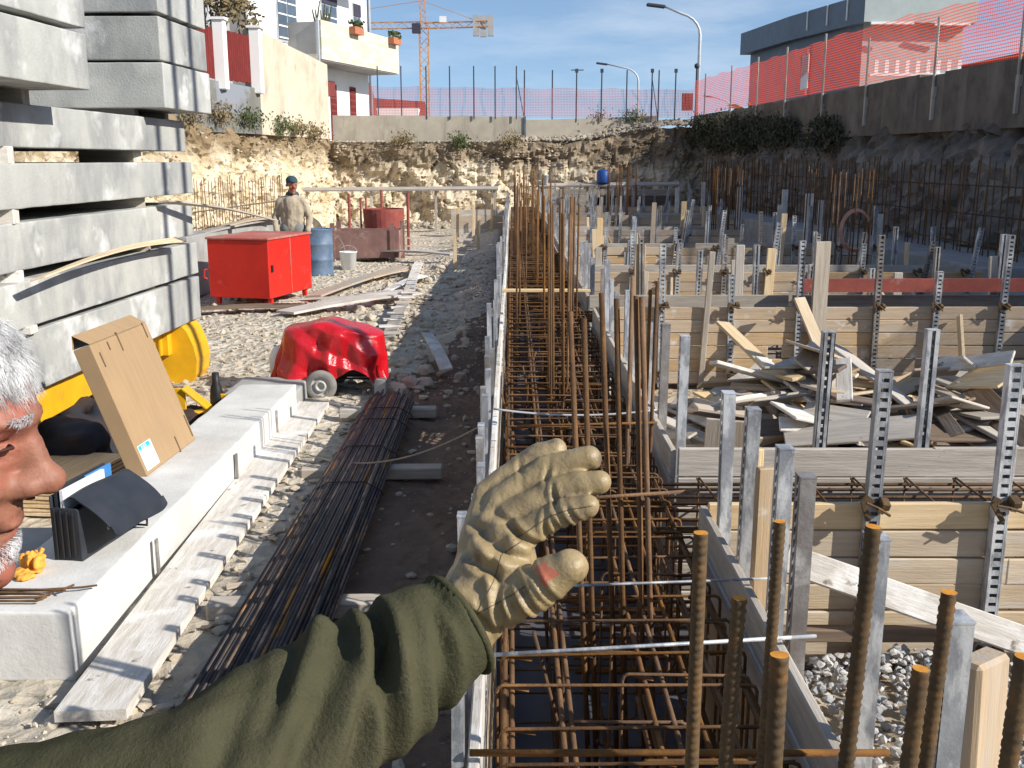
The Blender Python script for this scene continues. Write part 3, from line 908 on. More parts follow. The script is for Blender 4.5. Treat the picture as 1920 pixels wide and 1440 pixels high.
def clamp_mesh():
    b = MB()
    b.box((0, -0.03, 0), (0.10, 0.012, 0.022), Matrix.Rotation(0.5, 3, 'Y'))
    b.box((0.03, -0.045, 0.012), (0.035, 0.05, 0.03), Matrix.Rotation(0.3, 3, 'X'), b=.004)
    b.box((-0.03, -0.04, -0.025), (0.016, 0.016, 0.085), Matrix.Rotation(-0.5, 3, 'Y'))
    b.tube([(0, 0.03, 0), (0, -0.09, -0.004)], 0.005, 6)
    b.tube([(-0.045, -0.07, 0.01), (0.0, -0.075, 0.0), (0.05, -0.075, -0.02)], 0.006, 6)
    return b.mesh('clamp')
CLAMP = clamp_mesh()

def post(x, y, z0, z1, rz, label, group, slots=True, m='galv', tilt=(0, 0), clamp=False, wire=False):
    me = post_mesh(z1 - z0, slots)
    key = (me.name, m)
    if len(me.materials) and me.materials[0].name != m:
        if key not in POSTS:
            POSTS[key] = me.copy(); POSTS[key].materials.clear()
        me = POSTS[key]
    o = link('formwork_post', me, m, None,
             Matrix.Translation((x, y, z0)) @ Matrix.Rotation(tilt[0], 4, 'X') @ Matrix.Rotation(tilt[1], 4, 'Y') @ Matrix.Rotation(rz, 4, 'Z'))
    tag(o, label, 'post', group)
    if clamp:
        for zc in clamp:
            link('clamp', CLAMP, 'rust_fg', o, Matrix.Translation((x, y, zc)) @ Matrix.Rotation(rz, 4, 'Z') @ Matrix.Rotation(rf.uniform(-.4, .4), 4, 'Y'))
    return o

GL = 'slotted galvanised posts along the trench forms'
def lab_l(y):
    return 'galvanised steel post on the left trench form ' + ('beside the rebar bundle' if y < 8.4 else 'beside the red covered generator' if y < 10.2 else 'between generator and red tool box' if y < 15 else 'beyond the red tool box' if y < 20 else 'beyond the mortar tub')
def lab_r(k): return 'galvanised steel post on the right trench form, ' + bay[k]
y = 1.35
while y < 30.5:
    zt = rf.uniform(1.02, 1.13) + (rf.uniform(-.08, .2) if y > 6 else 0)
    post(TX0 - 0.045 - rf.random() * .012, y, 0.0, zt, -math.pi / 2, lab_l(y), GL, slots='slim', m='galv' if rf.random() < .6 else 'galv_old', tilt=(rf.uniform(-.012, .012), rf.uniform(-.02, .02)))
    y += rf.choice((0.2, 0.30, 0.42)) if y < 9 else rf.uniform(0.28, 0.5)
for yy, zt, mm in ((3.48, 1.30, 'galv'), (3.20, 1.31, 'galv'), (2.78, 1.30, 'galv'), (2.55, 1.29, 'galv_old'), (2.03, 1.32, 'galv'), (1.64, 1.32, 'galv')):
    post(TX1 + 0.075, yy, 0.12, zt, math.pi / 2, lab_r(0), GL, slots=True, m=mm, tilt=(0, rf.uniform(-.012, .012)))
for k, (a, c) in enumerate(ysegs):
    if k == 0: continue
    yy = a + 0.25
    while yy < c:
        post(TX1 + 0.072 + rf.random() * .015, yy, 0.12, rf.uniform(1.15, 1.36), math.pi / 2, lab_r(k), GL, slots=rf.random() < .5, m='galv' if rf.random() < .8 else 'galv_old', tilt=(rf.uniform(-.02, .02), rf.uniform(-.02, .03)))
        yy += rf.uniform(0.38, 0.6)
NX = {0: [1.33, 1.81, 2.32, 2.85], 1: [1.31, 1.92, 2.50, 3.18, 3.68, 4.26, 4.85]}
FXs = {0: [1.36, 1.82, 2.35, 2.9], 1: [1.24, 1.75, 2.30, 2.8, 3.4, 4.0, 4.6]}
nl = ['slotted galvanised post clamped to the pale form above the gravel heap', 'slotted galvanised post clamped to the tan form behind the scrap heap',
      'slotted galvanised post on the forms beyond the red channel']
fl = ['slotted post in its own shade in front of the scrap board heap', 'slotted post rising behind the red steel channel', 'slotted galvanised post on the forms beyond the red channel']
for i, (a, c, x1) in enumerate(CROSS):
    for side, yy, base in ((-1, a - 0.05, NX), (1, c + 0.05, FXs)):
        lst = base.get(i)
        if lst is None:
            lst = []; x = 1.05 + rf.random() * .4
            while x < x1 - .1:
                lst.append(x); x += rf.uniform(0.45, 0.7)
        for x in lst:
            zt = rf.uniform(1.36, 1.42) if i == 0 else rf.uniform(1.10, 1.48)
            z0 = 0.2 if i == 0 and side < 0 else 0.14
            cl = None
            if side < 0 and i < 4: cl = [ZT + 0.015, 0.27] if i < 2 else [ZT + .015]
            tl = (rf.uniform(-.02, .02), rf.uniform(-.035, .035)) if i else (0, rf.uniform(-.015, .02))
            if i > 1 and rf.random() < .15: tl = (0.0, rf.uniform(.08, .16))
            post(x, yy, z0, zt, 0 if side < 0 else math.pi, (nl if side < 0 else fl)[min(i, 2)], GL, True, 'galv' if rf.random() < .82 else 'galv_old', tl, cl)
# timber stakes among the posts
for k in range(34):
    i = rf.choice((1, 2, 3, 4, 5, 6)); a, c, x1 = CROSS[i]
    x = rf.uniform(1.0, x1 - .2); side = rf.choice((-1, 1)); yy = a - 0.06 if side < 0 else c + 0.06
    z0 = gz(x, yy + side * .1) - .02
    zt = rf.uniform(0.85, 1.35)
    o = board('timber_stake', (x, yy, z0), (x + rf.uniform(-.06, .06), yy, zt), rf.choice((.05, .08, .1)), 0.03, rf.choice(('timber_bright', 'timber_grey', 'timber')), up=UY)
    tag(o, 'sawn timber stake driven beside a form beyond the scrap heap', 'stake', 'timber stakes among the posts')
for (x, yy, z1, w, m, lb) in ((0.80, 3.03, 1.165, 0.075, 'timber', 'pale timber stake between two galvanised posts by the gravel heap'),
                              (0.855, 3.46, 1.10, 0.075, 'timber_bright', 'timber stake beside the post at the corner of the first cross trench'),
                              (2.66, 8.72, 1.42, 0.14, 'timber_grey', 'tall wide grey timber stake standing against the end of the red channel')):
    tag(board('timber_stake', (x, yy, gz(x, yy) - .02), (x, yy, z1), w, 0.03, m, up=UY, roll=0.2), lb, 'stake')
tag(board('timber_stake', (0.90, 1.70, gz(0.9, 1.7) - .02), (0.885, 1.75, 1.19), 0.105, 0.055, 'timber', up=UY, roll=0.6, bev=.008), 'thick weathered timber stake beside the galvanised post nearest the ribbed bars', 'stake')
tag(board('brace_board', (0.98, 3.42, 0.705), (1.98, 3.31, 0.375), 0.105, 0.028, 'timber_splash', up=V((0, -1, .45))), 'whitewashed diagonal brace board in front of the plank form above the gravel', 'board')
tag(board('brace_board', (0.95, 3.44, 0.40), (2.6, 3.46, 0.39), 0.05, 0.05, 'timber_dark', up=UY), 'dark horizontal batten along the foot of the plank form above the gravel', 'board')
# red painted steel channel over the second cross trench
b = MB(); b.box((0, 0, 0), (2.9, 0.008, 0.12)); b.box((0, 0.03, 0.056), (2.9, 0.055, 0.008)); b.box((0, 0.03, -0.056), (2.9, 0.055, 0.008))
me = b.mesh('steel_channel')
tag(link('steel_channel', me, 'red_old', None, Matrix.Translation((4.12, 9.36, 0.965)) @ Matrix.Rotation(0.02, 4, 'Z')), 'long red painted steel channel lying across the second cross trench', 'beam')

# ------------------------------------------------------------------ reinforcement
def bar(name, p0, p1, r, m, parent=None, n=6):
    L = round((V(p1) - V(p0)).length, 2)
    key = ('bar', L, r, n, m)
    if key not in BOARDS:
        BOARDS[key] = MB().tube([(0, 0, 0), (L, 0, 0)], r, n).mesh(name, True)
    return link(name, BOARDS[key], m, parent, frame(p0, p1))

def hoop(w, h, r=0.005, n=5, c=0.018):
    """rectangular stirrup in local XZ with hooked ends"""
    b = MB()
    pts = []
    for cx, cz, a0 in ((w / 2 - c, h / 2 - c, 0), (-w / 2 + c, h / 2 - c, 90), (-w / 2 + c, -h / 2 + c, 180), (w / 2 - c, -h / 2 + c, 270)):
        for a in (0, 45, 90):
            pts.append((cx + c * math.cos(R(a0 + a)), 0, cz + c * math.sin(R(a0 + a))))
    b.tube(pts, r, n, closed=True)
    b.tube([(w / 2 - .01, 0.01, h / 2 - .004), (w / 2 - .10, 0.012, h / 2 - .012)], r, n)
    b.tube([(-w / 2 + .01, 0.01, h / 2 - .006), (-w / 2 + .085, 0.012, h / 2 - .022)], r, n)
    return b.mesh('stirrup', True)

cage = thing('rebar_cage', 'long rusty rebar cage filling the main trench', 'rebar cage', (0.3, 16, 0.05))
H1, H2, H3 = hoop(0.69, 0.64), hoop(0.34, 0.66), hoop(0.30, 0.62)
for q in (H1, H2, H3): q.materials.append(MATS['rust'])
y = 0.9; k = 0
far = MB()
while y < 30.8:
    for me, cx, cz, dy in ((H1, 0.315, 0.42, 0), (H2 if k % 2 else H3, 0.47 if k % 2 else 0.30, 0.415, 0.03)):
        yy = y + dy + rf.uniform(-.02, .02)
        if y < 15:
            link('stirrup', me, None, cage, Matrix.Translation((cx + rf.uniform(-.01, .01), yy, cz + rf.uniform(-.008, .008))) @ Matrix.Rotation(rf.uniform(-.06, .06), 4, 'Z') @ Matrix.Rotation(rf.uniform(-.05, .05), 4, 'X'))
        else:
            w = 0.345 if me is H1 else 0.17
            far.tube([(cx - w, yy, .1), (cx + w, yy, .1), (cx + w, yy, .74), (cx - w, yy, .74)], .006, 4, closed=True)
    y += rf.uniform(0.155, 0.2) if y < 8 else 0.21; k += 1
tag(far.build('stirrup_row', 'rust', cage), kind='stuff')
for lx, lz in ((-0.02, .725), (0.0, .70), (0.125, .725), (0.15, .722), (0.36, .725), (0.405, .724), (0.47, .725), (0.545, .722), (0.62, .725), (0.645, .70),
               (-0.015, .11), (0.15, .112), (0.33, .11), (0.48, .112), (0.64, .11), (-0.018, .43), (0.645, .45), (0.645, .28), (-0.018, .27)):
    y = 0.6 + rf.random()
    while y < 30:
        L = rf.choice((6, 8, 11.5)); e = min(30.9, y + L)
        sk = rf.uniform(-.02, .02) if lx > .2 else rf.uniform(-.006, .006)
        bar('longitudinal_bar', (lx, y, lz), (min(.655, max(-.03, lx + sk)), e, lz + rf.uniform(-.008, .008)), 0.0075, 'rust', cage, 5)
        y = e - 0.5 if e < 30.5 else 99
# short splice and diagonal bars
for k in range(26):
    y = rf.uniform(1.2, 9); x = rf.uniform(0.2, 0.5)
    bar('splice_bar', (x, y, .69), (x + rf.uniform(-.05, .12), y + rf.uniform(.6, 1.4), rf.uniform(.55, .71)), .007, 'rust', cage, 5)
for k in range(14):
    y = rf.uniform(2.5, 7.5); x = rf.uniform(0.0, 0.55)
    bar('splice_bar', (x, y, rf.uniform(.3, .5)), (x + rf.uniform(-.1, .1), y + rf.uniform(-.1, .1), rf.uniform(.72, .78)), .006, 'rust', cage, 5)

for i, (a, c, x1) in enumerate(CROSS):
    lab = ['rusty rebar cage in the cross trench behind the gravel heap', 'rusty rebar cage in the cross trench under the red channel'][i] if i < 2 else 'rusty rebar cage in a cross trench beyond the red channel'
    t = thing('rebar_cage', lab, 'rebar cage', (2, (a + c) / 2, .05), None if i < 2 else 'cages in the far cross trenches')
    me = hoop(c - a - 0.08, 0.64); me.materials.append(MATS['rust'])
    x = 0.62; far = MB()
    while x < x1 - .05:
        Mx = Matrix.Translation((x, (a + c) / 2, .42)) @ Matrix.Rotation(math.pi / 2 + rf.uniform(-.08, .08), 4, 'Z')
        if i < 3: link('stirrup', me, None, t, Mx)
        else: far.tube([Mx @ V((s * (c - a - .08) / 2, 0, h)) for s, h in ((-1, -.32), (1, -.32), (1, .32), (-1, .32))], .006, 4, closed=True)
        x += 0.22
    if i >= 3: tag(far.build('stirrup_row', 'rust', t), kind='stuff')
    for ly in ([.05, .07, .17, .28, .36, .45, .55, .62, .64] if i < 2 else [.06, .2, .35, .5, .63]):
        for lz in ((.71, .12, .42) if ly in (.05, .06, .64, .63) else (.715, .12)):
            yy = a + ly * (c - a) / 0.69
            sk = rf.uniform(-.04, .04) if .1 < ly < .6 else 0
            bar('longitudinal_bar', (0.25, yy, lz), (x1 - .06, min(c - .05, max(a + .05, yy + sk)), lz), .0075, 'rust', t, 5)

# column starter bars rising from the trench
def starters(pts, z0, z1, lab, group, r=0.008, lean=0.0, m='rust', tie=None):
    t0 = None
    for (x, y) in pts:
        h = z1 + rf.uniform(-.05, .05)
        o = bar('starter_bar', (x, y, z0), (x + lean + rf.uniform(-.015, .015), y + rf.uniform(-.03, .03), h), r, m, None, 6)
        tag(o, lab, 'rebar', group)
starters([(0.25, 2.92), (0.275, 2.93), (0.345, 2.95), (0.37, 2.92), (0.43, 2.93), (0.46, 2.9)], .12, 1.68, 'tall rusty starter bar rising behind the tan glove', 'starter bars behind the glove', lean=-0.075, r=.0085)
starters([(0.24, 6.0), (0.26, 6.05), (0.32, 6.0), (0.34, 6.1), (0.24, 6.3), (0.33, 6.32)], .12, 1.82, 'rusty starter bar in the second column cluster of the main trench', 'second cluster of starter bars', lean=-.01, r=.0075)
starters([(0.52, 4.45), (0.54, 4.5), (0.60, 4.48), (0.625, 4.46)], .12, 1.56, 'rusty starter bar where the first cross trench meets the main trench', 'starter bars at the first crossing', lean=0.0, r=.0085)
gg = 0
for yy, zz in ((9.1, 1.75), (11.9, 1.8), (15.2, 1.8), (19.1, 1.8), (24.3, 1.85), (28.3, 1.9)):
    pts = [(x + rf.uniform(-.02, .02), yy + dy) for x in (.06, .3, .56) for dy in (-.2, .2)] + [(rf.uniform(.1, .6), yy + rf.uniform(-.2, .2)) for _ in range(3)]
    starters(pts, .12, zz, 'rusty starter bar in the far part of the main trench', 'far starter bars of the main trench', r=.009)
for (x, yy) in ((4.6, 14.0), (5.0, 16.5), (4.0, 19.2), (2.5, 24.4), (5.0, 24.4), (3.2, 28.4)):
    pts = [(x + dx, yy + dy) for dx in (-.22, 0, .22) for dy in (-.2, .2)] + [(x - .22, yy), (x + .22, yy), (x + .1, yy + .2)]
    starters(pts, .12, 1.95, 'rusty column starter bar standing in the right of the pit', 'column starters in the right of the pit', r=.010)
# ribbed bars next to the camera
def ribbed(p0, p1, r, label):
    p0, p1 = V(p0), V(p1)
    L = (p1 - p0).length; n = 14; st = 0.0035
    N = int(L / st)
    vs, fs = [], []
    for i in range(N + 1):
        z = L * i / N
        for k in range(n):
            a = 2 * math.pi * k / n
            ph = (z / 0.0135 + 0.5 * abs(math.sin(a)) * 1.0) % 1.0
            rr = r * (0.96 + (0.17 if ph < 0.36 else 0.0) * abs(math.sin(a)) ** .5)
            if abs(math.cos(a)) > 0.97: rr = r * 1.06
            vs.append((rr * math.cos(a), rr * math.sin(a), z))
    for i in range(N):
        for k in range(n):
            q, w = i * n + k, i * n + (k + 1) % n
            fs.append((q, w, w + n, q + n))
    cap = len(fs)
    fs.append(tuple(N * n + k for k in range(n))); fs.append(tuple(range(n))[::-1])
    me = bpy.data.meshes.new('ribbed_bar'); me.from_pydata(vs, [], fs); me.update()
    me.materials.append(MATS['rust_fg']); me.materials.append(MATS['rust_top'])
    me.polygons[cap].material_index = 1
    me.polygons.foreach_set('use_smooth', [True] * cap + [False, False])
    M = Matrix.Translation(p0) @ (p1 - p0).to_track_quat('Z', 'Y').to_matrix().to_4x4()
    tag(link('ribbed_bar', me, None, None, M), label, 'rebar', 'ribbed starter bars by the gravel')
for k, (x, y, zt, dx) in enumerate(((0.296, 1.50, 1.53, 0.0), (0.33, 1.37, 1.479, -.02), (0.497, 1.78, 1.446, -.01), (0.322, 1.12, 1.519, 0.0),
                        (0.49, 1.30, 1.615, -.025), (0.522, 1.185, 1.466, -.02), (0.636, 1.375, 1.486, -.025), (0.597, 1.085, 1.535, -.02))):
    ribbed((x + dx * 2.2, y - .02, 0.10), (x, y, zt), 0.0108, 'thick ribbed rusty starter bar standing at the near end of the rebar trench')
# spacers, rods and cables over the trench
tag(bar('steel_rod', (-0.10, 2.36, .872), (0.80, 2.47, .872), .0055, 'galv'), 'thin grey steel rod laid across the trench just beyond the sleeve', 'rod')
tag(bar('steel_rod', (-0.09, 2.77, .872), (0.80, 2.85, .872), .0045, 'galv'), 'thin grey steel rod laid across the trench behind the gloved thumb', 'rod')
tag(bar('steel_rod', (-0.09, 1.93, .872), (0.80, 1.93, .872), .008, 'rust'), 'rusty rod laid across the trench between the ribbed bars', 'rod')
tag(bar('steel_rod', (0.10, 2.895, 1.10), (0.56, 2.875, 1.14), .006, 'rust'), 'rusty tie rod wired across the starter bars behind the glove', 'rod')
tag(bar('steel_rod', (0.02, 4.38, .94), (0.66, 4.44, .94), .006, 'rust'), 'rusty tie rod across the starter bars at the first crossing', 'rod')
tag(board('cross_batten', (TX0 - .05, 9.75, .87), (TX1 + .06, 9.75, .87), .05, .03, 'timber_bright'), 'pale batten nailed across the main trench beyond the second crossing', 'board')
def sag(name, a, c, drop, r, m, label, n=16):
    a, c = V(a), V(c)
    pts = []
    for i in range(n + 1):
        t = i / n; p = a.lerp(c, t); p.z -= drop * 4 * t * (1 - t); pts.append(p)
    tag(MB().tube(pts, r, 6).build(name, m, smooth=True), label, 'cable')
sag('cable', (-0.09, 4.86, .90), (0.72, 4.9, .885), 0.03, .006, 'cable_grey', 'pale grey cable sagging across the main trench')
sag('cable', (-1.40, 6.75, .10), (-0.13, 5.3, .72), 0.13, .006, 'rope', 'grey cable sagging from the long plank over the bar bundle to the trench form')
# ------------------------------------------------------------------ left of the trench: ballast slabs on a yellow crane base
sd = V((0.035, 1.0, 0)).normalized()          # the slabs lie almost along the trench
def slab_obj(center, size, rz, label, group, seed):
    o = link('concrete_slab', rough_box(size, 0.09, 0.003, 0.012, 0.03, seed), 'slab', None,
             Matrix.Translation(center) @ Matrix.Rotation(rz, 4, 'Z'))
    tag(o, label, 'slab', group)
    return o
rz = -0.035
zlow = [(0.57, 0.98), (1.02, 1.32), (1.39, 1.70), (1.79, 2.08), (2.18, 2.46)]
names = ['bottom', 'second', 'middle', 'fourth', 'top']
off = [0.06, 0.0, -0.03, -0.02, -0.05]
W = 2.4
for k, (a, c) in enumerate(zlow):
    # right face plane through (-3.10, 10), direction sd
    yc = 7.3 + off[k]
    xr = -3.10 + (yc - 10) * 0.035 + (0.02 if k % 2 else 0)
    slab_obj((xr - W / 2, yc, a), (W, 5.4, c - a), rz + rf.uniform(-.006, .006),
             'long grey concrete slab, %s of five in the lower stack' % names[k], 'stacked concrete ballast slabs', k)
    if k:
        za = zlow[k - 1][1]
        for j, yy in enumerate((6.6, 8.9)):
            xx = xr - 0.27 + rf.uniform(-.02, .05)
            o = board('spacer_block', (xx - .3, yy + rf.uniform(-.2, .3), (za + a) / 2), (xx + 0.24, yy + .05, (za + a) / 2), 0.11, a - za + .012, 'timber_splash' if j == 0 else 'timber_grey')
            tag(o, 'small timber spacer between the %s and %s slabs of the lower stack' % (names[k - 1], names[k]), 'spacer', 'spacers of the lower slab stack')
for nm, (y0, y1), zz, xr in (('short', (8.93, 10.12), [(2.53, 2.90), (2.92, 3.27), (3.30, 3.66)], -2.92), ('near', (6.02, 7.19), [(2.56, 2.92), (2.96, 3.32), (3.36, 3.70)], -2.88)):
    for k, (a, c) in enumerate(zz):
        slab_obj((xr - 1.3 + rf.uniform(-.01, .02), (y0 + y1) / 2 + rf.uniform(-.02, .02), a), (2.6, y1 - y0, c - a), rz + rf.uniform(-.01, .01),
                 'crosswise concrete slab, %s of the upper stack %s' % (('lowest', 'middle', 'topmost')[k], 'beside the red wall panels' if nm == 'short' else 'jutting over the front of the lower stack'),
                 'stacked concrete ballast slabs', 20 + k + (7 if nm == 'near' else 0))
        below = 2.46 if k == 0 else zz[k - 1][1]
        for yy in (y0 + .2, y1 - .2):
            tag(board('spacer_block', (xr - 1.9, yy, (below + a) / 2), (xr - .35, yy, (below + a) / 2), .10, a - below + .012, 'timber_grey'),
                'timber spacer under the %s crosswise slab %s' % (('lowest', 'middle', 'topmost')[k], 'beside the red wall panels' if nm == 'short' else 'over the front of the stack'), 'spacer', 'spacers of the upper slab stacks')
tag(board('thin_lath', (-3.0, 6.4, 1.365), (-2.98, 9.2, 1.40), .10, .012, 'timber_bright', warp=0.05), 'bowed thin lath sticking out between the slabs', 'board')
tag(board('thin_lath', (-3.05, 9.0, 1.745), (-2.6, 11.2, 1.46), .10, .014, 'timber_grey', warp=0.03), 'grey lath poking from the slab stack toward the low concrete wall', 'board')

base = thing('crane_base', 'yellow steel crane base carrying the concrete slab stack', 'crane base', (-3.6, 8, 0))
b = MB(); b.box((-3.42, 7.6, 0.43), (0.22, 4.6, 0.29), b=.01); b.build('beam', 'yellow', base)
b = MB(); b.box((-4.9, 7.6, 0.43), (0.22, 4.6, 0.29), b=.01); b.build('beam', 'yellow', base)
for yy in (6.0, 9.6):
    b = MB(); b.box((-4.2, yy, 0.40), (1.9, 0.3, 0.24), b=.01); b.build('cross_beam', 'yellow', base)
def foot(c):
    b = MB()
    prof = [(-.20, 0), (.30, 0), (.34, .08), (.36, .22), (.335, .36), (.28, .5), (.22, .572), (-.20, .572)]
    n = len(prof)
    vs = [(c[0] + x, c[1] + y, z) for y in (-.22, .22) for x, z in prof]
    fs = [tuple(range(n))[::-1], tuple(range(n, 2 * n))] + [(i, (i + 1) % n, n + (i + 1) % n, n + i) for i in range(n)]
    b.add(vs, fs)
    return b
foot((-3.38, 9.75)).build('foot', 'yellow', base)
foot((-3.38, 6.1)).build('foot', 'yellow', base)
for p0, p1, w, h in (((-2.72, 7.9, .11), (-2.28, 8.15, .11), .16, .02), ((-2.72, 7.98, .02), (-2.72, 7.98, .30), .16, .02), ((-2.66, 8.02, .30), (-2.36, 8.02, .04), .14, .02), ((-2.36, 8.1, .02), (-2.33, 8.1, .22), .16, .02)):
    board('outrigger_bracket', p0, p1, w, h, 'yellow', base)
b = MB(); b.lathe((-2.43, 8.12, .0), [(.0, .0), (.05, 0), (.055, .2), (.045, .28), (.03, .32), (.03, .40), (0, .40)], 14)
tag(b.build('black_bottle', 'black', smooth=True), 'black plastic bottle standing in the yellow bracket', 'bottle')
# cast beam with the tools on it
rb = link('concrete_beam', rough_box((.46, 4.30, 0.31), 0.10, 0.005, 0.014, 0.02, 44), 'cast', None, Matrix.Translation((-2.02, 5.98, -.01)) @ Matrix.Rotation(-0.008, 4, 'Z'))
tag(rb, 'freshly cast pale concrete beam carrying the black briefcase', 'beam')
tag(link('concrete_beam', rough_box((1.2, 1.0, 0.305), 0.10, 0.006, 0.014, 0.02, 45), 'cast_grey', None, Matrix.Translation((-2.855, 4.33, -.01))), 'grey concrete block butting the near end of the pale cast beam', 'beam')
tag(link('concrete_beam', rough_box((.6, 0.8, 0.20), .1, .008, .02, .02, 8), 'cast_grey', None, Matrix.Translation((-2.12, 8.55, -.01))), 'rough grey concrete stub at the end of the pale cast beam', 'beam')
fp = board('long_plank', (-1.585, 3.45, .06), (-1.70, 8.42, .06), .27, .045, 'timber_splash', warp=.012)
tag(fp, 'long wide splashed plank lying beside the cast concrete beam', 'board')
# thin dark plates standing in for small shadow marks on the beam
for k, (x, y) in enumerate(((-1.768, 4.75), (-1.770, 6.25), (-1.772, 7.4))):
    tag(MB().box((x, y, .11), (.010, .030, .30)).build('steel_pin', 'galv_old'), 'thin dark plate standing in for a shadow mark on the cast beam', 'pin', 'shadow marks along the cast beam')
# cardboard carton leaning on the crane base
ct = thing('cardboard_carton', 'tall flat cardboard carton leaning over the cast beam', 'carton', (-2.1, 6.05, .3))
Mc = Matrix.Translation((-2.10, 6.04, .305)) @ Matrix.Rotation(-.045, 4, 'Z') @ Matrix.Rotation(-0.34, 4, 'Y')
b = MB(); b.box((-.055, 0, .41), (.11, .80, .82), b=.006)
for v in range(len(b.v)): b.v[v] = tuple(Mc @ V(b.v[v]))
b.build('body', 'cardboard', ct)
b = MB()
def cpt(x, y, z): return Mc @ V((x, y, z))
vs = [cpt(0.0, -.4, .822), cpt(-.11, -.4, .822), cpt(-.075, -.41, .90), cpt(0, .4, .822), cpt(-.11, .4, .822), cpt(-.075, .4, .90)]
b.add(vs, [(0, 3, 5, 2), (1, 2, 5, 4), (3, 4, 5)]); b.build('top_flap', 'cardboard', ct)
b = MB(); b.add([cpt(-.006, -.385, .823), cpt(-.104, -.385, .823), cpt(-.073, -.385, .885)], [(0, 1, 2)]); b.build('flap_mouth', 'black', ct)
for y, z, L in ((-.335, .70, .09), (-.05, .745, .12), (-.2, .78, .05), (.335, .76, .1), (.12, .02, .11), (.37, .06, .15)):
    b = MB(); b.box((0.0015, y, z + L / 2 - .03), (.004, .012, L))
    for v in range(len(b.v)): b.v[v] = tuple(Mc @ V(b.v[v]))
    b.build('staple_seam', 'cardboard_dark', ct)
for (y0, y1, z0, z1, m, nm) in ((-.385, -.20, .025, .18, 'paper', 'label'), (-.38, -.23, .15, .176, 'cyan_print', 'label_print')):
    b = MB(); b.box((.003 if m == 'paper' else .0055, (y0 + y1) / 2, (z0 + z1) / 2), (.003, y1 - y0, z1 - z0))
    for v in range(len(b.v)): b.v[v] = tuple(Mc @ V(b.v[v]))
    b.build(nm, m, ct)
b = MB()
for y in (-.34, -.315, -.29):
    b.box((.0075, y, .163), (.002, .012, .018))
for v in range(len(b.v)): b.v[v] = tuple(Mc @ V(b.v[v]))
b.build('label_print', 'paper', ct)
# plywood sheets and dark bundle, enlarged to stand for the shade under the stack
for k in range(7):
    z = .03 + k * .026
    tag(board('plywood_sheet', (-2.86 + rf.uniform(-.03, .03), 5.75, z), (-2.80, 6.45 + rf.uniform(-.06, .05), z + rf.uniform(0, .006)), .50, .018, 'timber_bright', warp=.008),
        'plywood offcut in the pile behind the carton', 'plywood', 'plywood pile behind the carton')
b = MB()
for k in range(16):
    b.ball((-2.95 + rf.uniform(-.35, .25), 7.3 + rf.uniform(-.7, .7), .16 + rf.uniform(-.04, .16)), (.19, .26, .13))
b.box((-2.95, 7.3, .06), (.9, 1.7, .12))
tag(link('tarp_bundle', remesh(b, .03, 3, lambda p, n: p + n * .04 * mn.noise(p * 9)), 'bundle_cloth'), 'dark blue and brown heap filled in for the shade under the slabs', 'bundle')

# briefcase
bc = thing('briefcase', 'black leather briefcase with open flap standing on the cast beam', 'briefcase', (-1.95, 4.58, .3))
Mb = Matrix.Translation((-1.99, 4.60, .298)) @ Matrix.Rotation(-.17, 4, 'Z')
def bput(mb, name, m, smooth=False, parent=None):
    for v in range(len(mb.v)): mb.v[v] = tuple(Mb @ V(mb.v[v]))
    return mb.build(name, m, parent or bc, smooth)
b = MB(); b.box((-.075, 0, .155), (.012, .46, .31), b=.005); b.box((.055, 0, .125), (.012, .46, .25), b=.005)
b.box((-.01, 0, .006), (.14, .46, .012), b=.005); b.box((-.01, -.225, .13), (.13, .010, .25), b=.004); b.box((-.01, .225, .13), (.13, .010, .25), b=.004)
b.box((-.02, 0, .135), (.008, .44, .27)); b.box((.02, 0, .13), (.008, .44, .25))
bput(b, 'body', 'leather')
b = MB()
for k in range(4): b.box((-.06 + k * .03, -.232, .13), (.014, .012, .24 - .01 * k), b=.004)
bput(b, 'gusset', 'black')
def flap(u, v):
    y = -.235 + .47 * u
    s = .46 * v
    hem = .03 * max(0, (abs(u - .5) * 2 - .75) * 4) ** 2 * (v > .8)
    if s < .07: x, z = -.005 + s * .65, .295 + .018 * math.sin(s / .07 * math.pi * .6)
    else:
        q = (s - .07) * .34 / .39; x, z = .04 + .20 * q / .34 + .035 * math.sin(q * 9), .315 - .30 * (q - hem) / .34 * .62
    return V((x, y, z + .008 * math.sin(u * 5)))
b = MB(); b.grid(flap, 18, 22)
b2 = MB(); b2.grid(lambda u, v: flap(u, v) + V((-.001, 0, -.006)), 18, 22)
b.add(b2.v, [f[::-1] for f in b2.f])
bput(b, 'flap', 'leather', True)
b = MB(); b.box((.135, -.10, .145), (.006, .05, .045)); b.box((.14, .10, .14), (.006, .05, .045)); bput(b, 'clasp', 'galv')
b = MB(); b.tube([(.06, .14, .10), (.11, .16, .09), (.15, .19, .06), (.13, .22, .02), (.07, .22, .02)], .006, 6); bput(b, 'strap', 'black', True)
b = MB(); b.box((-.052, -.02, .19), (.014, .40, .31)); bput(b, 'folder', 'leather')
b = MB(); b.box((-.022, -.05, .19), (.016, .34, .29)); bput(b, 'folder', 'paper')
b = MB(); b.box((-.036, .10, .19), (.008, .22, .30)); bput(b, 'folder', 'blue_folder')
b = MB(); b.box((-.063, -.12, .335), (.012, .05, .012)); bput(b, 'red_clip', 'red_paint')
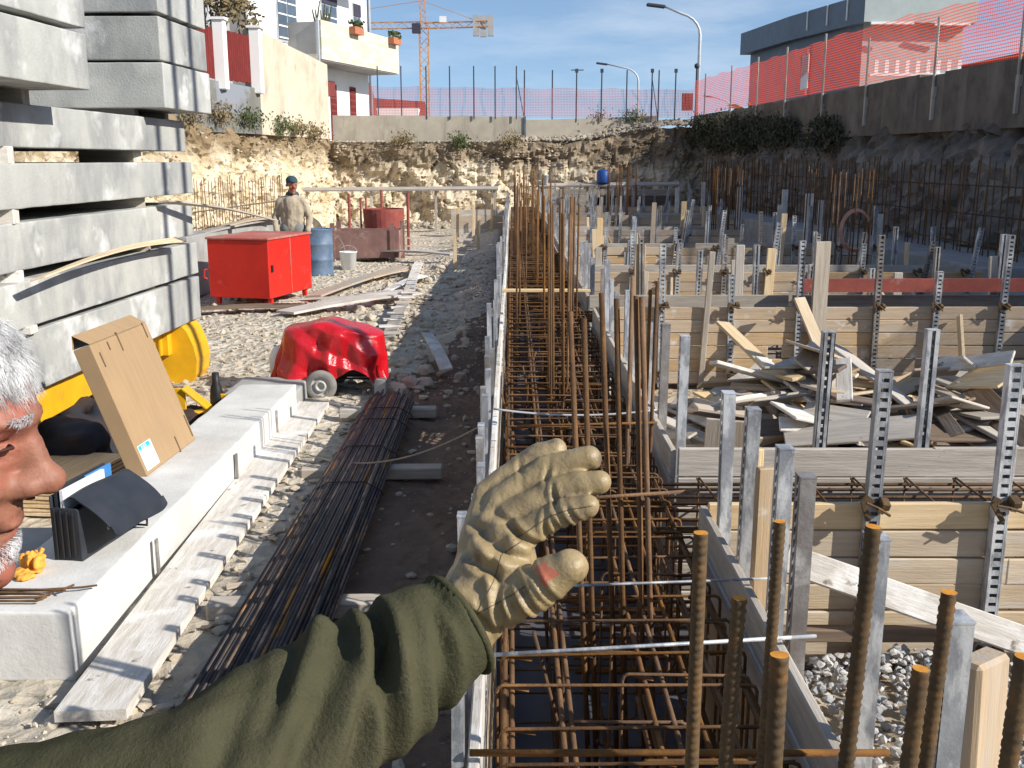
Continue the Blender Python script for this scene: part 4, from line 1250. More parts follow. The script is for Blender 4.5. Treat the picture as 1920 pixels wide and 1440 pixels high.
# work gloves dropped by the briefcase
b = MB(); b.ball((-2.17, 4.22, .312), (.055, .07, .014)); b.ball((-2.11, 4.25, .34), (.016, .045, .045)); b.ball((-2.14, 4.17, .312), (.04, .05, .013)); b.ball((-2.15, 4.26, .345), (.012, .04, .05))
for k in range(4): b.tube([(-2.20 + .02 * k, 4.25, .34), (-2.22 + .03 * k, 4.33, .35 + .01 * k)], [.013, .010], 8)
tag(link('work_glove', remesh(b, .005, 1, lambda p, n: p + n * .012 * mn.noise(p * 40)), 'orange'), 'crumpled orange work glove beside the black briefcase', 'glove')
# short rusty ties on the near end of the beam
for k in range(7):
    y = 3.90 + k * .018; x = -1.93 + rf.uniform(-.05, .04)
    o = MB().tube([(-2.75, y + rf.uniform(-.03, .03), .318 + .01 * (k % 2)), (x, y, .318 + .01 * (k % 2)), (x + .05, y + rf.uniform(-.05, .06), .33 + rf.uniform(0, .02))], .0055, 6).build('bent_tie', 'rust', smooth=True)
    tag(o, 'short bent rusty rebar tie on the near end of the cast beam', 'rebar', 'rusty ties on the cast beam')
tag(MB().tube([(-2.4, 3.95, .32), (-1.83, 4.03, .322), (-1.78, 4.06, .318)], .005, 6).build('bent_tie', 'rust', smooth=True), 'long thin rusty tie reaching past the others on the cast beam', 'rebar')

# generator under a red cover
g = thing('generator', 'small wheeled generator hidden under the red cover', 'generator', (-1.62, 9.1, 0))
b = MB(); b.box((-1.60, 9.15, .31), (.62, .30, .28), b=.03); b.build('engine_block', 'black', g)
b = MB()
for s in (-1, 1):
    b.tube([(-1.95, 9.15 + s * .19, .17), (-1.26, 9.15 + s * .19, .17), (-1.26, 9.15 + s * .19, .42), (-1.95, 9.15 + s * .19, .42)], .015, 8, closed=True)
b.tube([(-1.70, 8.80, .135), (-1.70, 9.5, .135)], .012, 8); b.build('frame', 'black', g)
MB().box((-1.19, 8.95, .085), (.10, .10, .17)).build('stand', 'rim', g)
MB().box((-1.19, 9.38, .085), (.08, .08, .17)).build('stand', 'rim', g)
for yy in (8.80, 9.48):
    w = thing_w = bpy.data.objects.new('wheel', None); COL.objects.link(w); w.location = (-1.70, yy, .138); w.parent = g
    w.matrix_parent_inverse = Matrix.Translation(g.location).inverted()
    Mw = Matrix.Rotation(math.pi / 2, 3, 'X')
    b = MB(); b.lathe((-1.70, yy, .138), [(.085, -.035), (.12, -.042), (.138, -.025), (.142, 0), (.138, .025), (.12, .042), (.085, .035)], 28, Mw); b.build('tyre', 'rubber', w, True)
    b = MB(); b.lathe((-1.70, yy, .138), [(.0, .012), (.03, .012), (.032, .034), (.05, .034), (.055, .012), (.078, .008), (.088, .036), (.088, -.036), (.078, -.008), (.0, -.01)], 28, Mw); b.build('rim', 'rim', w, True)
def tarp(u, v):
    a = 2 * math.pi * u
    # v: 0 centre of the top .. 1 hem
    ex = 0.42
    ca, sa = math.cos(a), math.sin(a)
    sq = (abs(ca) ** 3.2 + abs(sa) ** 3.2) ** (-1 / 3.2)
    top = min(v / .42, 1.0); dn = max(0, (v - .42) / .58)
    rx, ry = .44 * top, .25 * top
    left = max(0, -ca)
    tri = lambda q: 4 * abs((q % 1.0) - .5) - 1
    aw = a + .35 * mn.noise(V((ca * 1.3, sa * 1.3, 1)))
    fold = tri(aw * 1.45 + .25 * dn) * .040 * dn ** .8 + tri(aw * 3.4 + .3 - .3 * dn) * .018 * dn
    rx += dn * (.02 + .11 * left ** 2) + fold; ry += dn * (.04) + fold
    x, y = rx * ca * sq, ry * sa * sq
    hem = .15 + .02 * math.sin(a * 4 + 1) + .01 * math.sin(a * 11)
    fr = math.exp(-((a - 5.15) / .26) ** 2)                                   # hem pulled up in an arch at the front
    hem += .11 * fr
    hem -= .05 * left ** 3
    z = .64 + .05 * math.exp(-((x + .05) / .16) ** 2) - .05 * (max(0, x) / .44) ** 2 - .03 * top ** 6
    z = z * (1 - dn) + hem * dn if dn > 0 else z
    p = V((x, y, z))
    ft = max(0, -sa) * min(1, v * 1.6)
    dg = tri((x * .62 + z * 1.05) * 3.1 + .3 * mn.noise(p * 3)) * .026 * ft + tri((x * .9 - z * .4) * 5.0) * .010 * ft
    cr_ = .020 * mn.noise(p * 6 + V((3, 0, 0))) * (1 - dn * .5)
    nrm = V((ca, sa, .4)).normalized()
    p += nrm * (dg + cr_)
    return p + V((-1.62, 9.13, 0))
b = MB(); b.grid(tarp, 190, 54, wrap=True)
tg = b.build('red_cover', 'red_tarp', None, True)
tag(tg, 'glossy red plastic sheet draped in folds over the generator', 'tarpaulin')
b = MB(); b.lathe((-2.17, 9.3, 0), [(0, 0), (.09, 0), (.10, .30), (.08, .36), (.05, .40), (0, .42)], 16)
tag(b.build('white_jug', 'white_plastic', smooth=True), 'white plastic jug standing behind the red cover', 'jug')

# bundle of reinforcing bars on sleepers
bd = thing('rebar_bundle', 'long tied bundle of dark and rusty reinforcing bars on the ground', 'rebar bundle', (-1.0, 6, .1))
k = 0
for lay, cnt in enumerate((26, 25, 23, 19, 13)):
    for i in range(cnt):
        o_ = (26 - cnt) * .0088
        x0 = -1.215 + o_ + i * .0176 + rf.uniform(-.003, .003); x1 = -1.205 + o_ * .85 + i * .0150 + rf.uniform(-.004, .004)
        z = .108 + lay * .0150
        y1 = 8.42 + rf.uniform(-.16, .1)
        bar('bar', (x0 - .015, 2.9 + rf.uniform(-.3, .3), z + rf.uniform(-.003, .003)), (x1, y1, z + .004 + rf.uniform(-.003, .004)), .0082, 'bar_steel', bd, 6)
for yy in (5.9, 6.7, 7.45, 7.8):
    MB().tube([(-1.235, yy, .10), (-1.215, yy, .13), (-1.12, yy, .183), (-.90, yy + .01, .183), (-.80, yy, .13), (-.785, yy, .10)], .0035, 5).build('tie_wire', 'black', bd)
for yy, L in ((4.4, .8), (6.55, .95), (8.1, .8)):
    tag(board('sleeper', (-1.42, yy, gz(-1, yy) + .055), (-1.42 + L, yy + .03, gz(-1, yy) + .055), .11, .085, 'timber_grey', bev=.01), 'squared timber sleeper under the bar bundle', 'timber', 'sleepers under the bar bundle')
# bits of debris between plank and bundle
for k in range(16):
    y = rf.uniform(3.6, 8.0); x = rf.uniform(-1.42, -1.27); a = rf.uniform(-.6, .6); L = rf.uniform(.08, .25)
    z = gz(x, y) + .012
    tag(board('wood_scrap', (x, y, z), (x + L * math.cos(a) * .6, y + L * math.sin(a), z + rf.uniform(0, .02)), rf.uniform(.02, .05), .012, rf.choice(('timber_grey', 'timber_dark', 'timber')), roll=rf.uniform(-.3, .3)),
        'splinter of scrap wood on the stones beside the bar bundle', 'wood scrap', 'wood scraps beside the bars')

# red steel tool box
rbx = thing('steel_box', 'big bright red steel tool box with open underside edge', 'tool box', (-3.7, 15.2, .2))
Mr = Matrix.Translation((-3.78, 15.32, 0.12)) @ Matrix.Rotation(-.26, 4, 'Z')
def rput(mb, name, m, parent=None):
    for v in range(len(mb.v)): mb.v[v] = tuple(Mr @ V(mb.v[v]))
    return mb.build(name, m, parent or rbx)
b = MB(); b.box((0, 0, .44), (.98, 1.36, .84), b=.012); body = rput(b, 'body', 'red_paint')
b = MB(); b.box((0, 0, .875), (1.02, 1.40, .035), b=.01); rput(b, 'lid', 'red_top')
b = MB(); b.box((.494, -.02, .44), (.012, .02, .80)); rput(b, 'door_seam', 'red_top', body)
b = MB(); b.box((.496, -.60, .45), (.02, .05, .10)); rput(b, 'latch', 'black', body)
for sx in (-.42, .42):
    b = MB(); b.box((sx, -.55, -.03), (.06, .06, .12)); b.box((sx, .55, -.03), (.06, .06, .12)); rput(b, 'leg', 'red_paint')
b = MB(); b.tube([(-.50, -.66, .42), (-.54, -.70, .42), (-.55, -.70, .30), (-.51, -.66, .28)], .012, 6); rput(b, 'handle', 'red_paint')

# boards lying on the rubble round the tool box
for p0, p1, w, h, m, lb in (
    ((-3.05, 13.5, .10), (-1.50, 15.55, .12), .36, .03, 'timber_grey', 'wide grey sheet board lying in front of the red tool box'),
    ((-4.6, 13.9, .07), (-2.9, 14.3, .07), .30, .04, 'timber_dark', 'board before the red tool box, coloured dark to stand for its shade'),  # dark timber colour puts the shade under the tool box into the board
    ((-3.0, 15.2, .09), (-2.05, 19.3, .12), .26, .03, 'timber', 'long tan plank running from the red tool box toward the white bucket'),
    ((-3.3, 14.2, .16), (-1.9, 14.9, .10), .12, .025, 'timber_grey', 'narrow grey board lying across the wide sheet board'),
    ((-1.42, 11.4, .10), (-1.55, 15.0, .13), .16, .03, 'timber_grey', 'row of grey plank pieces lying along the stone bank'),
    ((-1.56, 15.2, .14), (-1.80, 19.6, .16), .16, .03, 'timber_splash', 'pale plank continuing the row along the stone bank'),
    ((-1.95, 15.6, .12), (-1.50, 17.6, .15), .14, .02, 'timber_splash', 'whitish board beside the row of plank pieces'),
    ((-2.4, 17.3, .12), (-1.7, 19.0, .12), .10, .02, 'timber', 'short tan board on the rubble past the tool box'),
    ((-1.2, 20.5, .25), (-2.9, 21.5, .22), .20, .03, 'timber_grey', 'grey board lying near the brown steel tub'),
    ((-2.6, 23.2, .36), (-0.9, 23.6, .30), .22, .03, 'timber', 'tan board stacked beyond the brown steel tub'),
    ((-2.7, 22.8, .20), (-0.8, 23.0, .20), .22, .03, 'timber', 'lower tan board beyond the brown steel tub'),
    ((-5.0, 16.3, .95), (-4.6, 20.6, .97), .22, .03, 'timber_grey', 'plank lying along the top of the low concrete wall'),
    ((-4.95, 17.5, .99), (-4.55, 19.6, 1.03), .16, .025, 'timber', 'second plank laid on the low concrete wall'),
    ((-0.95, 11.2, .20), (-.62, 9.4, .16), .12, .02, 'timber_splash', 'splinter board on the shaded soil beside the form')):
    tag(board('loose_board', p0, p1, w, h, m, warp=.03, roll=rf.uniform(-.05, .05)), lb, 'board')
for k in range(9):   # cross pieces of the duckboard strip on the bank
    y = 11.6 + k * .5
    tag(board('duckboard_slat', (-1.60 - .01 * k, y, .135 + .004 * k), (-1.30 - .02 * k, y + .05, .135 + .004 * k), .14, .02, rf.choice(('timber_grey', 'timber_splash', 'timber'))),
        'short slat lying across the plank strip on the stone bank', 'board', 'slats on the stone bank strip')
tag(link('concrete_wall', rough_box((.35, 6.2, .96), .2, .008, .02, .02, 77), 'cast_grey', None, Matrix.Translation((-4.95, 18.6, 0)) @ Matrix.Rotation(-.05, 4, 'Z')), 'low grey concrete wall behind the red tool box with planks on top', 'wall')
# tub, buckets, drum
tb = thing('mortar_tub', 'brown steel mortar tub with upright corner posts', 'tub', (-3.05, 21.5, .1))
b = MB()
for (c, s) in (((-3.05, 21.3, .38), (1.36, .03, .56)), ((-3.05, 22.1, .38), (1.36, .03, .56)), ((-3.72, 21.7, .38), (.03, .8, .55)), ((-2.38, 21.7, .38), (.03, .8, .55)), ((-3.05, 21.7, .12), (1.34, .8, .03))):
    b.box(c, s)
b.build('tank', 'brown_steel', tb)
for x, y in ((-3.74, 21.28), (-2.50, 21.28), (-2.37, 22.1), (-3.74, 22.1)):
    MB().box((x, y, .42), (.09, .05, .80)).build('corner_post', 'brown_steel', tb)
for x in (-3.30, -3.18):
    MB().cyl((x, 22.4, .1), (x, 22.4, 1.30), .02, 8).build('upright', 'red_old', tb)
b = MB(); b.lathe((-2.82, 22.55, 0), [(.40, .10), (.42, .5), (.45, 1.0), (.45, 1.06), (.43, 1.06), (.40, .5), (.0, .45)], 28)
tag(b.build('concrete_skip', 'red_old', smooth=False), 'round red concrete skip behind the brown mortar tub', 'skip')
def bucket(loc, r, h, m, lab, bail=True):
    t = thing('bucket', lab, 'bucket', loc)
    x, y, z = loc
    MB().lathe(loc, [(0, .004), (r * .82, 0), (r * .98, h * .96), (r * 1.06, h * .965), (r * 1.06, h), (r * .95, h), (r * .78, .02), (0, .02)], 22).build('pail', m, t, True)
    if bail:
        MB().tube([(x + r * 1.03 * math.cos(a), y + .03, z + h * .95 + r * .8 * math.sin(a)) for a in [math.pi * i / 10 for i in range(11)]], .005, 5).build('bail', 'galv', t)
    return t
bk = bucket((-3.22, 20.0, gz(-3.22, 20) - .01), .17, .36, 'white_plastic', 'white plastic bucket with bent wires in front of the brown tub')
for k in range(4):
    a = k * 1.3
    MB().tube([(-3.22, 20, .2), (-3.22 + .12 * math.cos(a), 20 + .1 * math.sin(a), .5), (-3.22 + .24 * math.cos(a), 20 + .1 * math.sin(a), .66), (-3.22 + .34 * math.cos(a), 20 + .15 * math.sin(a), .6)], .004, 5).build('bent_wire', 'rope', bk)
b = MB(); b.lathe((-3.56, 18.7, .02), [(0, 0), (.27, 0), (.28, .02), (.27, .04), (.27, .28), (.283, .3), (.27, .32), (.27, .56), (.283, .58), (.27, .6), (.27, .84), (.28, .86), (.26, .86), (.25, .8), (0, .8)], 24)
tag(b.build('drum', 'blue_drum', smooth=True), 'blue grey steel drum standing behind the red tool box', 'drum')
# head of the pit: walkway beam, posts, buckets
for p0, p1, lb in (((-6.1, 30.0, 1.26), (-.4, 30.0, 1.30), 'long weathered scaffold plank spanning the left half of the pit head'), ((0.75, 30.2, 1.38), (4.9, 30.2, 1.42), 'long weathered scaffold plank spanning the right half of the pit head')):
    tag(board('scaffold_plank', p0, p1, .24, .05, 'timber_grey', up=V((0, -.3, 1))), lb, 'board')
    for t in (.02, .35, .68, .98):
        q = V(p0).lerp(V(p1), t)
        tag(board('prop', (q.x, q.y + .02, gz(q.x, q.y) - .02), (q.x, q.y + .02, q.z - .026), .07, .06, 'timber_grey', up=UY), 'timber prop under the scaffold plank at the pit head', 'prop', 'props under the scaffold planks')
tag(form_along_x(30.9, .75, 4.9, .5, 1.25, 4, ['timber_dark', 'timber_grey', 'timber_grey'], 'dark plank form below the right scaffold plank at the pit head'), None)
tag(form_along_x(28.6, -1.7, -.15, .05, .75, 4, ['timber', 'timber_grey', 'timber_grey'], 'plank form left of the trench at the pit head'), None)
for x, y, z in ((-2.45, 24.2, 1.35), (-4.2, 26.5, 1.25), (-3.6, 28.4, 1.3)):
    tag(MB().cyl((x, y, 0), (x, y, z), .035, 10).build('steel_prop', 'red_old'), 'dark red steel prop standing near the pit head', 'prop', 'red steel props')
for x, y, z in ((-1.35, 25.2, .95), (-.95, 25.0, 1.05), (-1.1, 19.5, .75), (-.75, 22.6, .9), (-.55, 27.5, 1.1)):
    tag(board('timber_stake', (x, y, gz(x, y) - .02), (x + .02, y, z), .07, .04, 'timber_bright', up=UY), 'pale timber stake standing in the soil left of the trench', 'stake', 'stakes left of the trench')
b = MB(); b.lathe((2.66, 30.2, 1.43), [(0, 0), (.17, 0), (.185, .05), (.185, .34), (.12, .40), (0, .40)], 18); tag(b.build('jerrycan', 'blue_plastic', smooth=True), 'blue plastic drum standing on the scaffold plank at the pit head', 'drum')
bucket((0.95, 30.2, 1.405), .12, .27, 'white_plastic', 'white pail standing on the scaffold plank at the pit head', False)
bucket((0.42, 29.2, .85), .1, .22, 'yellow', 'yellow pail among the far starter bars', False)
# starter bars of the left wall
for k in range(34):
    t = k / 33
    x, y = -6.75 + .9 * t + rf.uniform(-.02, .02), 21.8 + 4.6 * t
    o = bar('starter_bar', (x, y, .0), (x + rf.uniform(-.04, .04), y, 1.72 + rf.uniform(-.12, .06)), .009, 'rust', None, 5)
    tag(o, 'rusty starter bar in the row against the cream left rock face', 'rebar', 'starter bars along the left rock face')
tag(bar('steel_rod', (-6.72, 21.7, 1.02), (-5.82, 26.5, 1.10), .016, 'timber_dark'), 'dark rail wired along the starter bars of the left rock face', 'rod')
tag(link('concrete_wall', rough_box((.4, 6.2, .62), .2, .01, .02, .02, 79), 'cast_grey', None, Matrix.Translation((-6.32, 24.1, -.02)) @ Matrix.Rotation(-.19, 4, 'Z')), 'low concrete footing carrying the left row of starter bars', 'wall')

# ------------------------------------------------------------------ right of the trench
def scrap(c, sp, n, zmax, label, group, seed):
    r = random.Random(seed)
    for k in range(n):
        x, y = c[0] + r.gauss(0, sp[0]), c[1] + r.gauss(0, sp[1])
        d = math.hypot((x - c[0]) / (sp[0] * 2), (y - c[1]) / (sp[1] * 2))
        h = gz(x, y) + max(0.03, zmax * max(0, 1 - d * .8) * ((k + 2) / n) ** .7)
        L = r.choice((.3, .4, .5, .6, .8, 1.0)); a = r.uniform(0, math.pi); tl = r.gauss(0, .17)
        dv = V((math.cos(a) * math.cos(tl), math.sin(a) * math.cos(tl), math.sin(tl)))
        p0 = V((x, y, h)) - dv * L / 2; p1 = p0 + dv * L
        lo = min(p0.z, p1.z)
        if lo < gz(x, y) + .02:
            up_ = gz(x, y) + .02 - lo; p0.z += up_; p1.z += up_
        w = r.choice((.08, .10, .12, .16, .22, .32)) if L < 1 else r.choice((.08, .1, .12))
        o = board('scrap_board', p0, p1, w, r.choice((.018, .025)), r.choice(('timber', 'timber_grey', 'timber_grey', 'timber_splash', 'timber_bright', 'timber_dark')), roll=r.gauss(0, .35))
        tag(o, label, 'board', group)
scrap((2.0, 6.6), (.32, .60), 120, .78, 'broken formwork board in the scrap heap between the two nearest cross trenches', 'scrap board heap', 5)
scrap((3.0, 6.4), (.45, .62), 120, .80, 'broken formwork board in the scrap heap between the two nearest cross trenches', 'scrap board heap', 6)
scrap((1.35, 6.0), (.25, .6), 16, .12, 'broken formwork board in the scrap heap between the two nearest cross trenches', 'scrap board heap', 8)
for p0, p1, w, m, lb in (((1.72, 8.2, .80), (2.05, 6.3, .42), .12, 'timber_bright', 'long fresh board leaning down over the scrap heap'),
                     ((1.80, 7.2, .70), (2.1, 5.8, .45), .10, 'timber_splash', 'pale splashed board sloping across the scrap heap'),
                     ((2.45, 8.6, .95), (2.6, 7.7, .22), .10, 'timber_bright', 'bright offcut leaning against the tan form behind the scrap heap'),
                     ((2.35, 7.3, .78), (2.62, 6.1, .50), .16, 'timber_grey', 'wide grey board on top of the scrap heap'),
                     ((3.0, 6.9, .66), (3.35, 5.9, .56), .34, 'timber_grey', 'broad grey plywood offcut lying on the right of the scrap heap'),
                     ((2.75, 6.3, .60), (3.15, 5.5, .40), .30, 'timber_grey', 'broad tilted plywood offcut beside the post in its own shade'),
                     ((1.02, 4.75, .2), (1.05, 4.8, .86), .20, 'timber', 'upright board offcut standing at the corner of the main trench')):
    tag(board('loose_board', p0, p1, w, .025, m, roll=rf.uniform(-.3, .3)), lb, 'board')
for k in range(7):   # boards on the spoil by the right form
    y = 4.6 + k * .55; x = .95 + rf.uniform(0, .25)
    tag(board('loose_board', (x, y, gz(x, y) + .03), (x + rf.uniform(-.1, .3), y + rf.uniform(.4, .8), gz(x, y) + .05), .06, .02, rf.choice(('timber_splash', 'timber_bright', 'timber_grey'))),
        'narrow lath thrown on the soil beside the right trench form', 'board', 'laths beside the right trench form')
for k in range(30):
    x = rf.uniform(1.1, 4.4); i = rf.choice((1, 2, 3, 4, 5)); y = rf.uniform(CROSS[i][1] + .4, CROSS[i + 1][0] - .4)
    a = rf.uniform(0, 3.1); L = rf.uniform(.4, 1.4); z = gz(x, y) + .05
    tag(board('loose_board', (x, y, z), (x + L * math.cos(a), y + L * .5 * math.sin(a), z + rf.uniform(0, .25)), .1, .025, rf.choice(('timber', 'timber_bright', 'timber_grey'))),
        'loose board dropped between the far cross trenches', 'board', 'loose boards in the far bays')
for k in range(12):
    i = rf.choice((1, 2, 3, 4)); a, c, x1 = CROSS[i]
    x = rf.uniform(1.2, x1 - .6); y = a - .05
    tag(board('raking_strut', (x, y - .04, .78), (x + rf.uniform(-.3, .3), y - rf.uniform(.4, .7), gz(x, y - .5) + .01), .07, .03, rf.choice(('timber_bright', 'timber', 'timber_grey')), up=UX),
        'raking timber strut propping a form beyond the scrap heap', 'strut', 'raking struts')
# footing, starter bars and column cages along the shaded right face
tag(link('concrete_footing', rough_box((1.5, 17.0, .80), .3, .01, .03, .03, 90), 'cast_grey', None, Matrix.Translation((6.15, 21.0, 0)) @ Matrix.Rotation(.045, 4, 'Z')), 'long grey concrete footing below the shaded right rock face', 'footing')
tag(link('concrete_footing', rough_box((1.3, 6.0, .55), .3, .01, .03, .03, 91), 'cast_grey', None, Matrix.Translation((6.0, 12.6, 0)) @ Matrix.Rotation(.05, 4, 'Z')), 'lower grey concrete footing nearer the red channel', 'footing')
for k in range(135):
    t = k / 134
    y = 10.6 + 20.6 * t; x = 6.72 - (y - 10.6) * .048 + rf.uniform(-.03, .03)
    o = bar('starter_bar', (x, y, .3), (x + rf.uniform(-.05, .05), y + rf.uniform(-.04, .04), 2.12 + rf.uniform(-.1, .06)), .010, 'rust', None, 5)
    tag(o, 'rusty starter bar in the long row before the shaded right rock face', 'rebar', 'starter bars along the right rock face')
for z in (.95, 1.35, 1.75):
    tag(bar('steel_rod', (6.70, 10.8, z), (5.75, 31.0, z), .009, 'rust'), '%s rusty rail wired along the right row of starter bars' % {.95: 'lowest', 1.35: 'middle', 1.75: 'highest'}[z], 'rod')
for (x, y, h, w) in ((5.0, 17.3, 1.55, .13), (4.6, 17.6, 1.35, .09), (5.5, 18.3, 1.40, .08), (5.7, 21.5, 1.5, .12), (5.2, 23.5, 1.5, .12), (4.9, 26.4, 1.55, .10), (4.3, 26.8, 1.4, .1), (5.6, 15.6, 1.3, .09)):
    tag(board('timber_stake', (x, y, gz(x, y) - .02), (x, y, h), w, .05, 'timber_splash', up=UY), 'pale upright timber standing near the right concrete footing', 'stake', 'uprights near the right footing')
b = MB()
for k in range(5):
    rr = .19 + .006 * k
    b.tube([(4.70 + rr * math.cos(2 * math.pi * i / 32), 13.96 + .012 * k, 1.16 + rr * 1.35 * math.sin(2 * math.pi * i / 32)) for i in range(32)], .008, 6, closed=True)
tag(b.build('hose_coil', 'copper_hose', smooth=True), 'pink hose coiled upright and hung on a bar', 'hose')

# two tall mast poles beyond the right edge of the view; their shadows stripe the slab ends and the cast beam
for k, (x, y) in enumerate(((4.20, 5.93), (4.22, 6.42))):
    o = MB().cyl((x, y, gz(x, y) - .05), (x, y, 9.6), .055, 14).build('mast_pole', 'lamp_metal', smooth=True)
    tag(o, ('tall steel mast pole standing right of the scrap heap', 'second tall steel mast pole behind the first one')[k], 'pole')
# ------------------------------------------------------------------ brow of the pit: walls, fences, houses, crane, lamps
def wall_seg(name, a, c, zb, zt0, zt1, th, m, label, parent=None, cat='wall'):
    """upright wall from a to c (plan), its top running from zt0 to zt1, th thick away from the pit on the left hand"""
    a, c = V(a), V(c); d = (c - a).normalized(); n = V((-d.y, d.x)) * th
    b = MB()
    vs = []
    N = max(2, int((c - a).length / .5))
    for i in range(N + 1):
        t = i / N; p = a.lerp(c, t); zt = zt0 + (zt1 - zt0) * t + .025 * mn.noise(V((p.x * 2, p.y * 2, 7)))
        for q, z in ((p, zb), (p, zt), (p + n, zt), (p + n, zb)):
            vs.append((q.x, q.y, z))
    fs = []
    for i in range(N):
        for k in range(4):
            e, f = i * 4 + k, i * 4 + (k + 1) % 4
            fs.append((e, e + 4, f + 4, f))
    fs.append((0, 1, 2, 3)); fs.append(tuple(N * 4 + k for k in (3, 2, 1, 0)))
    b.add(vs, fs)
    o = b.build(name, m, parent)
    if parent is None: tag(o, label, cat)
    return o
wall_seg('boundary_wall', (-5.75, 33.55), (0.40, 33.75), 2.55, 3.50, 3.46, .25, 'wall_conc', 'stained concrete wall along the head of the pit left of the blue joint')
wall_seg('boundary_wall', (0.45, 33.85), (4.75, 34.1), 2.6, 3.36, 3.50, .25, 'wall_conc', 'lower concrete wall behind the rubble right of the blue joint')
tag(MB().box((0.425, 33.72, 3.05), (.05, .04, .84)).build('joint_cover', 'blue_drum'), 'narrow blue strip covering the joint between the two head walls', 'strip')
wall_seg('garden_wall', (-6.52, 26.9), (-5.80, 33.2), 2.75, 5.35, 5.02, .3, 'old_wall', 'tall weathered cream wall above the left rock face')
# grey plinth with white piers and red panels
gw = thing('panel_fence', 'grey plinth wall with white piers and dark red infill panels', 'fence', (-7, 25, 2.9))
pa, pc = V((-8.6, 19.9)), V((-6.46, 27.0))
dd = (pc - pa).normalized(); nn = V((-dd.y, dd.x))
wall_seg('plinth', pa, pc, 2.75, 4.12, 3.88, .25, 'wall_patch', '', gw)
for t in (.0, .27, .52, .765, .985):
    p = pa.lerp(pc, t)
    MB().box((p.x, p.y, 4.55), (.28, .28, 1.6), b=.02).build('pier', 'render_white', gw)
    MB().box((p.x, p.y, 5.37), (.36, .36, .06)).build('pier_cap', 'render_white', gw)
for t0, t1 in ((.02, .25), (.29, .50), (.54, .745), (.785, .965)):
    p, q = pa.lerp(pc, t0), pa.lerp(pc, t1)
    sub = MB(); N = 14
    ang = math.atan2(dd.y, dd.x)
    for k in range(N):
        c_ = p.lerp(q, (k + .5) / N) + nn * .1
        L = (q - p).length / N
        MB().box((c_.x, c_.y, 4.58), (L - .008, .03, 1.15 + .03 * math.sin(k * 2.1)), Matrix.Rotation(ang, 3, 'Z')).build('panel_slat', 'panel_red', gw)

# apartment house on the left
ap = thing('apartment_house', 'white apartment house with cream balcony parapet and terracotta flower boxes', 'building', (-9, 41, 2.7))
A, C_ = V((-8.85, 35.7)), V((-6.05, 44.5))
fd = (C_ - A).normalized(); fn_ = V((fd.y, -fd.x))      # outward normal, to the right
FL = (C_ - A).length
Ma = Matrix((( fd.x, fn_.x, 0, A.x), (fd.y, fn_.y, 0, A.y), (0, 0, 1, 0), (0, 0, 0, 1)))
def aput(name, x0, x1, y0, y1, z0, z1, m, parent=None, bev=0):
    """x along the facade, y outward, z up"""
    b = MB(); b.box(((x0 + x1) / 2, (y0 + y1) / 2, (z0 + z1) / 2), (x1 - x0, y1 - y0, z1 - z0), b=bev)
    for v in range(len(b.v)): b.v[v] = tuple(Ma @ V(b.v[v]))
    return b.build(name, m, parent or ap)
aput('wall', 0.02, FL, -8, 0, 2.5, 13, 'render_white')
aput('end_wall', -.03, .018, -8, -.02, 2.5, 13, 'render_grey')  # end of the white house, its shade put into the grey colour
aput('balcony_floor', 2.6, FL + .1, .005, 1.35, 5.62, 5.80, 'render_cream')
aput('balcony_soffit', 2.65, FL + .05, .01, 1.30, 5.58, 5.615, 'render_grey')  # shade under the balcony coloured in as a grey sheet
par = aput('parapet', 2.6, FL + .1, 1.20, 1.36, 5.80, 6.95, 'render_cream')
aput('parapet_end', 2.6, 2.75, .01, 1.195, 5.80, 6.90, 'render_grey')  # grey instead of cream for the shaded near end
aput('parapet_end', FL - .05, FL + .10, .01, 1.195, 5.80, 6.95, 'render_cream')
aput('drain_pipe', 2.50, 2.58, 1.22, 1.30, 5.5, 7.0, 'lamp_metal')
aput('balcony_floor', 1.2, FL - 1.8, .005, 1.6, 9.0, 9.25, 'render_cream')
aput('balcony_floor', -.5, FL + .15, .005, .9, 12.2, 12.5, 'render_cream')
for x0, x1, z0, z1 in ((1.9, 3.3, 6.2, 8.7), (5.2, 6.5, 6.2, 8.55), (7.9, 8.6, 6.4, 8.3), (2.0, 3.3, 9.6, 11.8), (5.2, 6.4, 9.6, 11.8)):
    w = aput('window', x0, x1, .01, .03, z0, z1, 'lamp_metal')
    aput('shutter', x0 + .04, x1 - .04, .032, .07, z1 - (z1 - z0) * .26, z1 - .03, 'shutter_dark', w)
    xm = (x0 + x1) / 2
    for a_, c_ in ((x0 + .06, xm - .03), (xm + .03, x1 - .06)):
        aput('pane', a_, c_, .032, .045, z0 + .08, z1 - (z1 - z0) * .28, 'glassy', w)
        for k in range(4):
            zz = z0 + .12 + k * (z1 - z0) * .16
            aput('grille_bar', a_, c_, .05, .065, zz, zz + .05, 'render_white', w)
for x0 in (4.8, 8.3):
    t = aput('flower_box', x0, x0 + .75, 1.375, 1.62, 6.72, 6.98, 'terracotta')
    b = MB()
    for k in range(60):
        x, y, z = x0 + rf.random() * .75, 1.5 + rf.uniform(-.15, .15), 6.98 + rf.random() * .25
        b.box((x, y, z), (.07, .02, .10), Euler((rf.random() * 3, rf.random() * 3, rf.random() * 3)).to_matrix())
    for v in range(len(b.v)): b.v[v] = tuple(Ma @ V(b.v[v]))
    tag(b.build('leaves', 'leaf', ap), kind='stuff')
d_ = aput('door', 3.2, 4.2, .01, .05, 2.7, 5.1, 'shutter_red')
for k in range(3): aput('door_slat', 3.25 + k * .32, 3.5 + k * .32, .055, .075, 2.8, 5.0, 'panel_red', d_)
aput('awning', 4.3, 5.4, .05, .4, 4.5, 5.05, 'shutter_red')
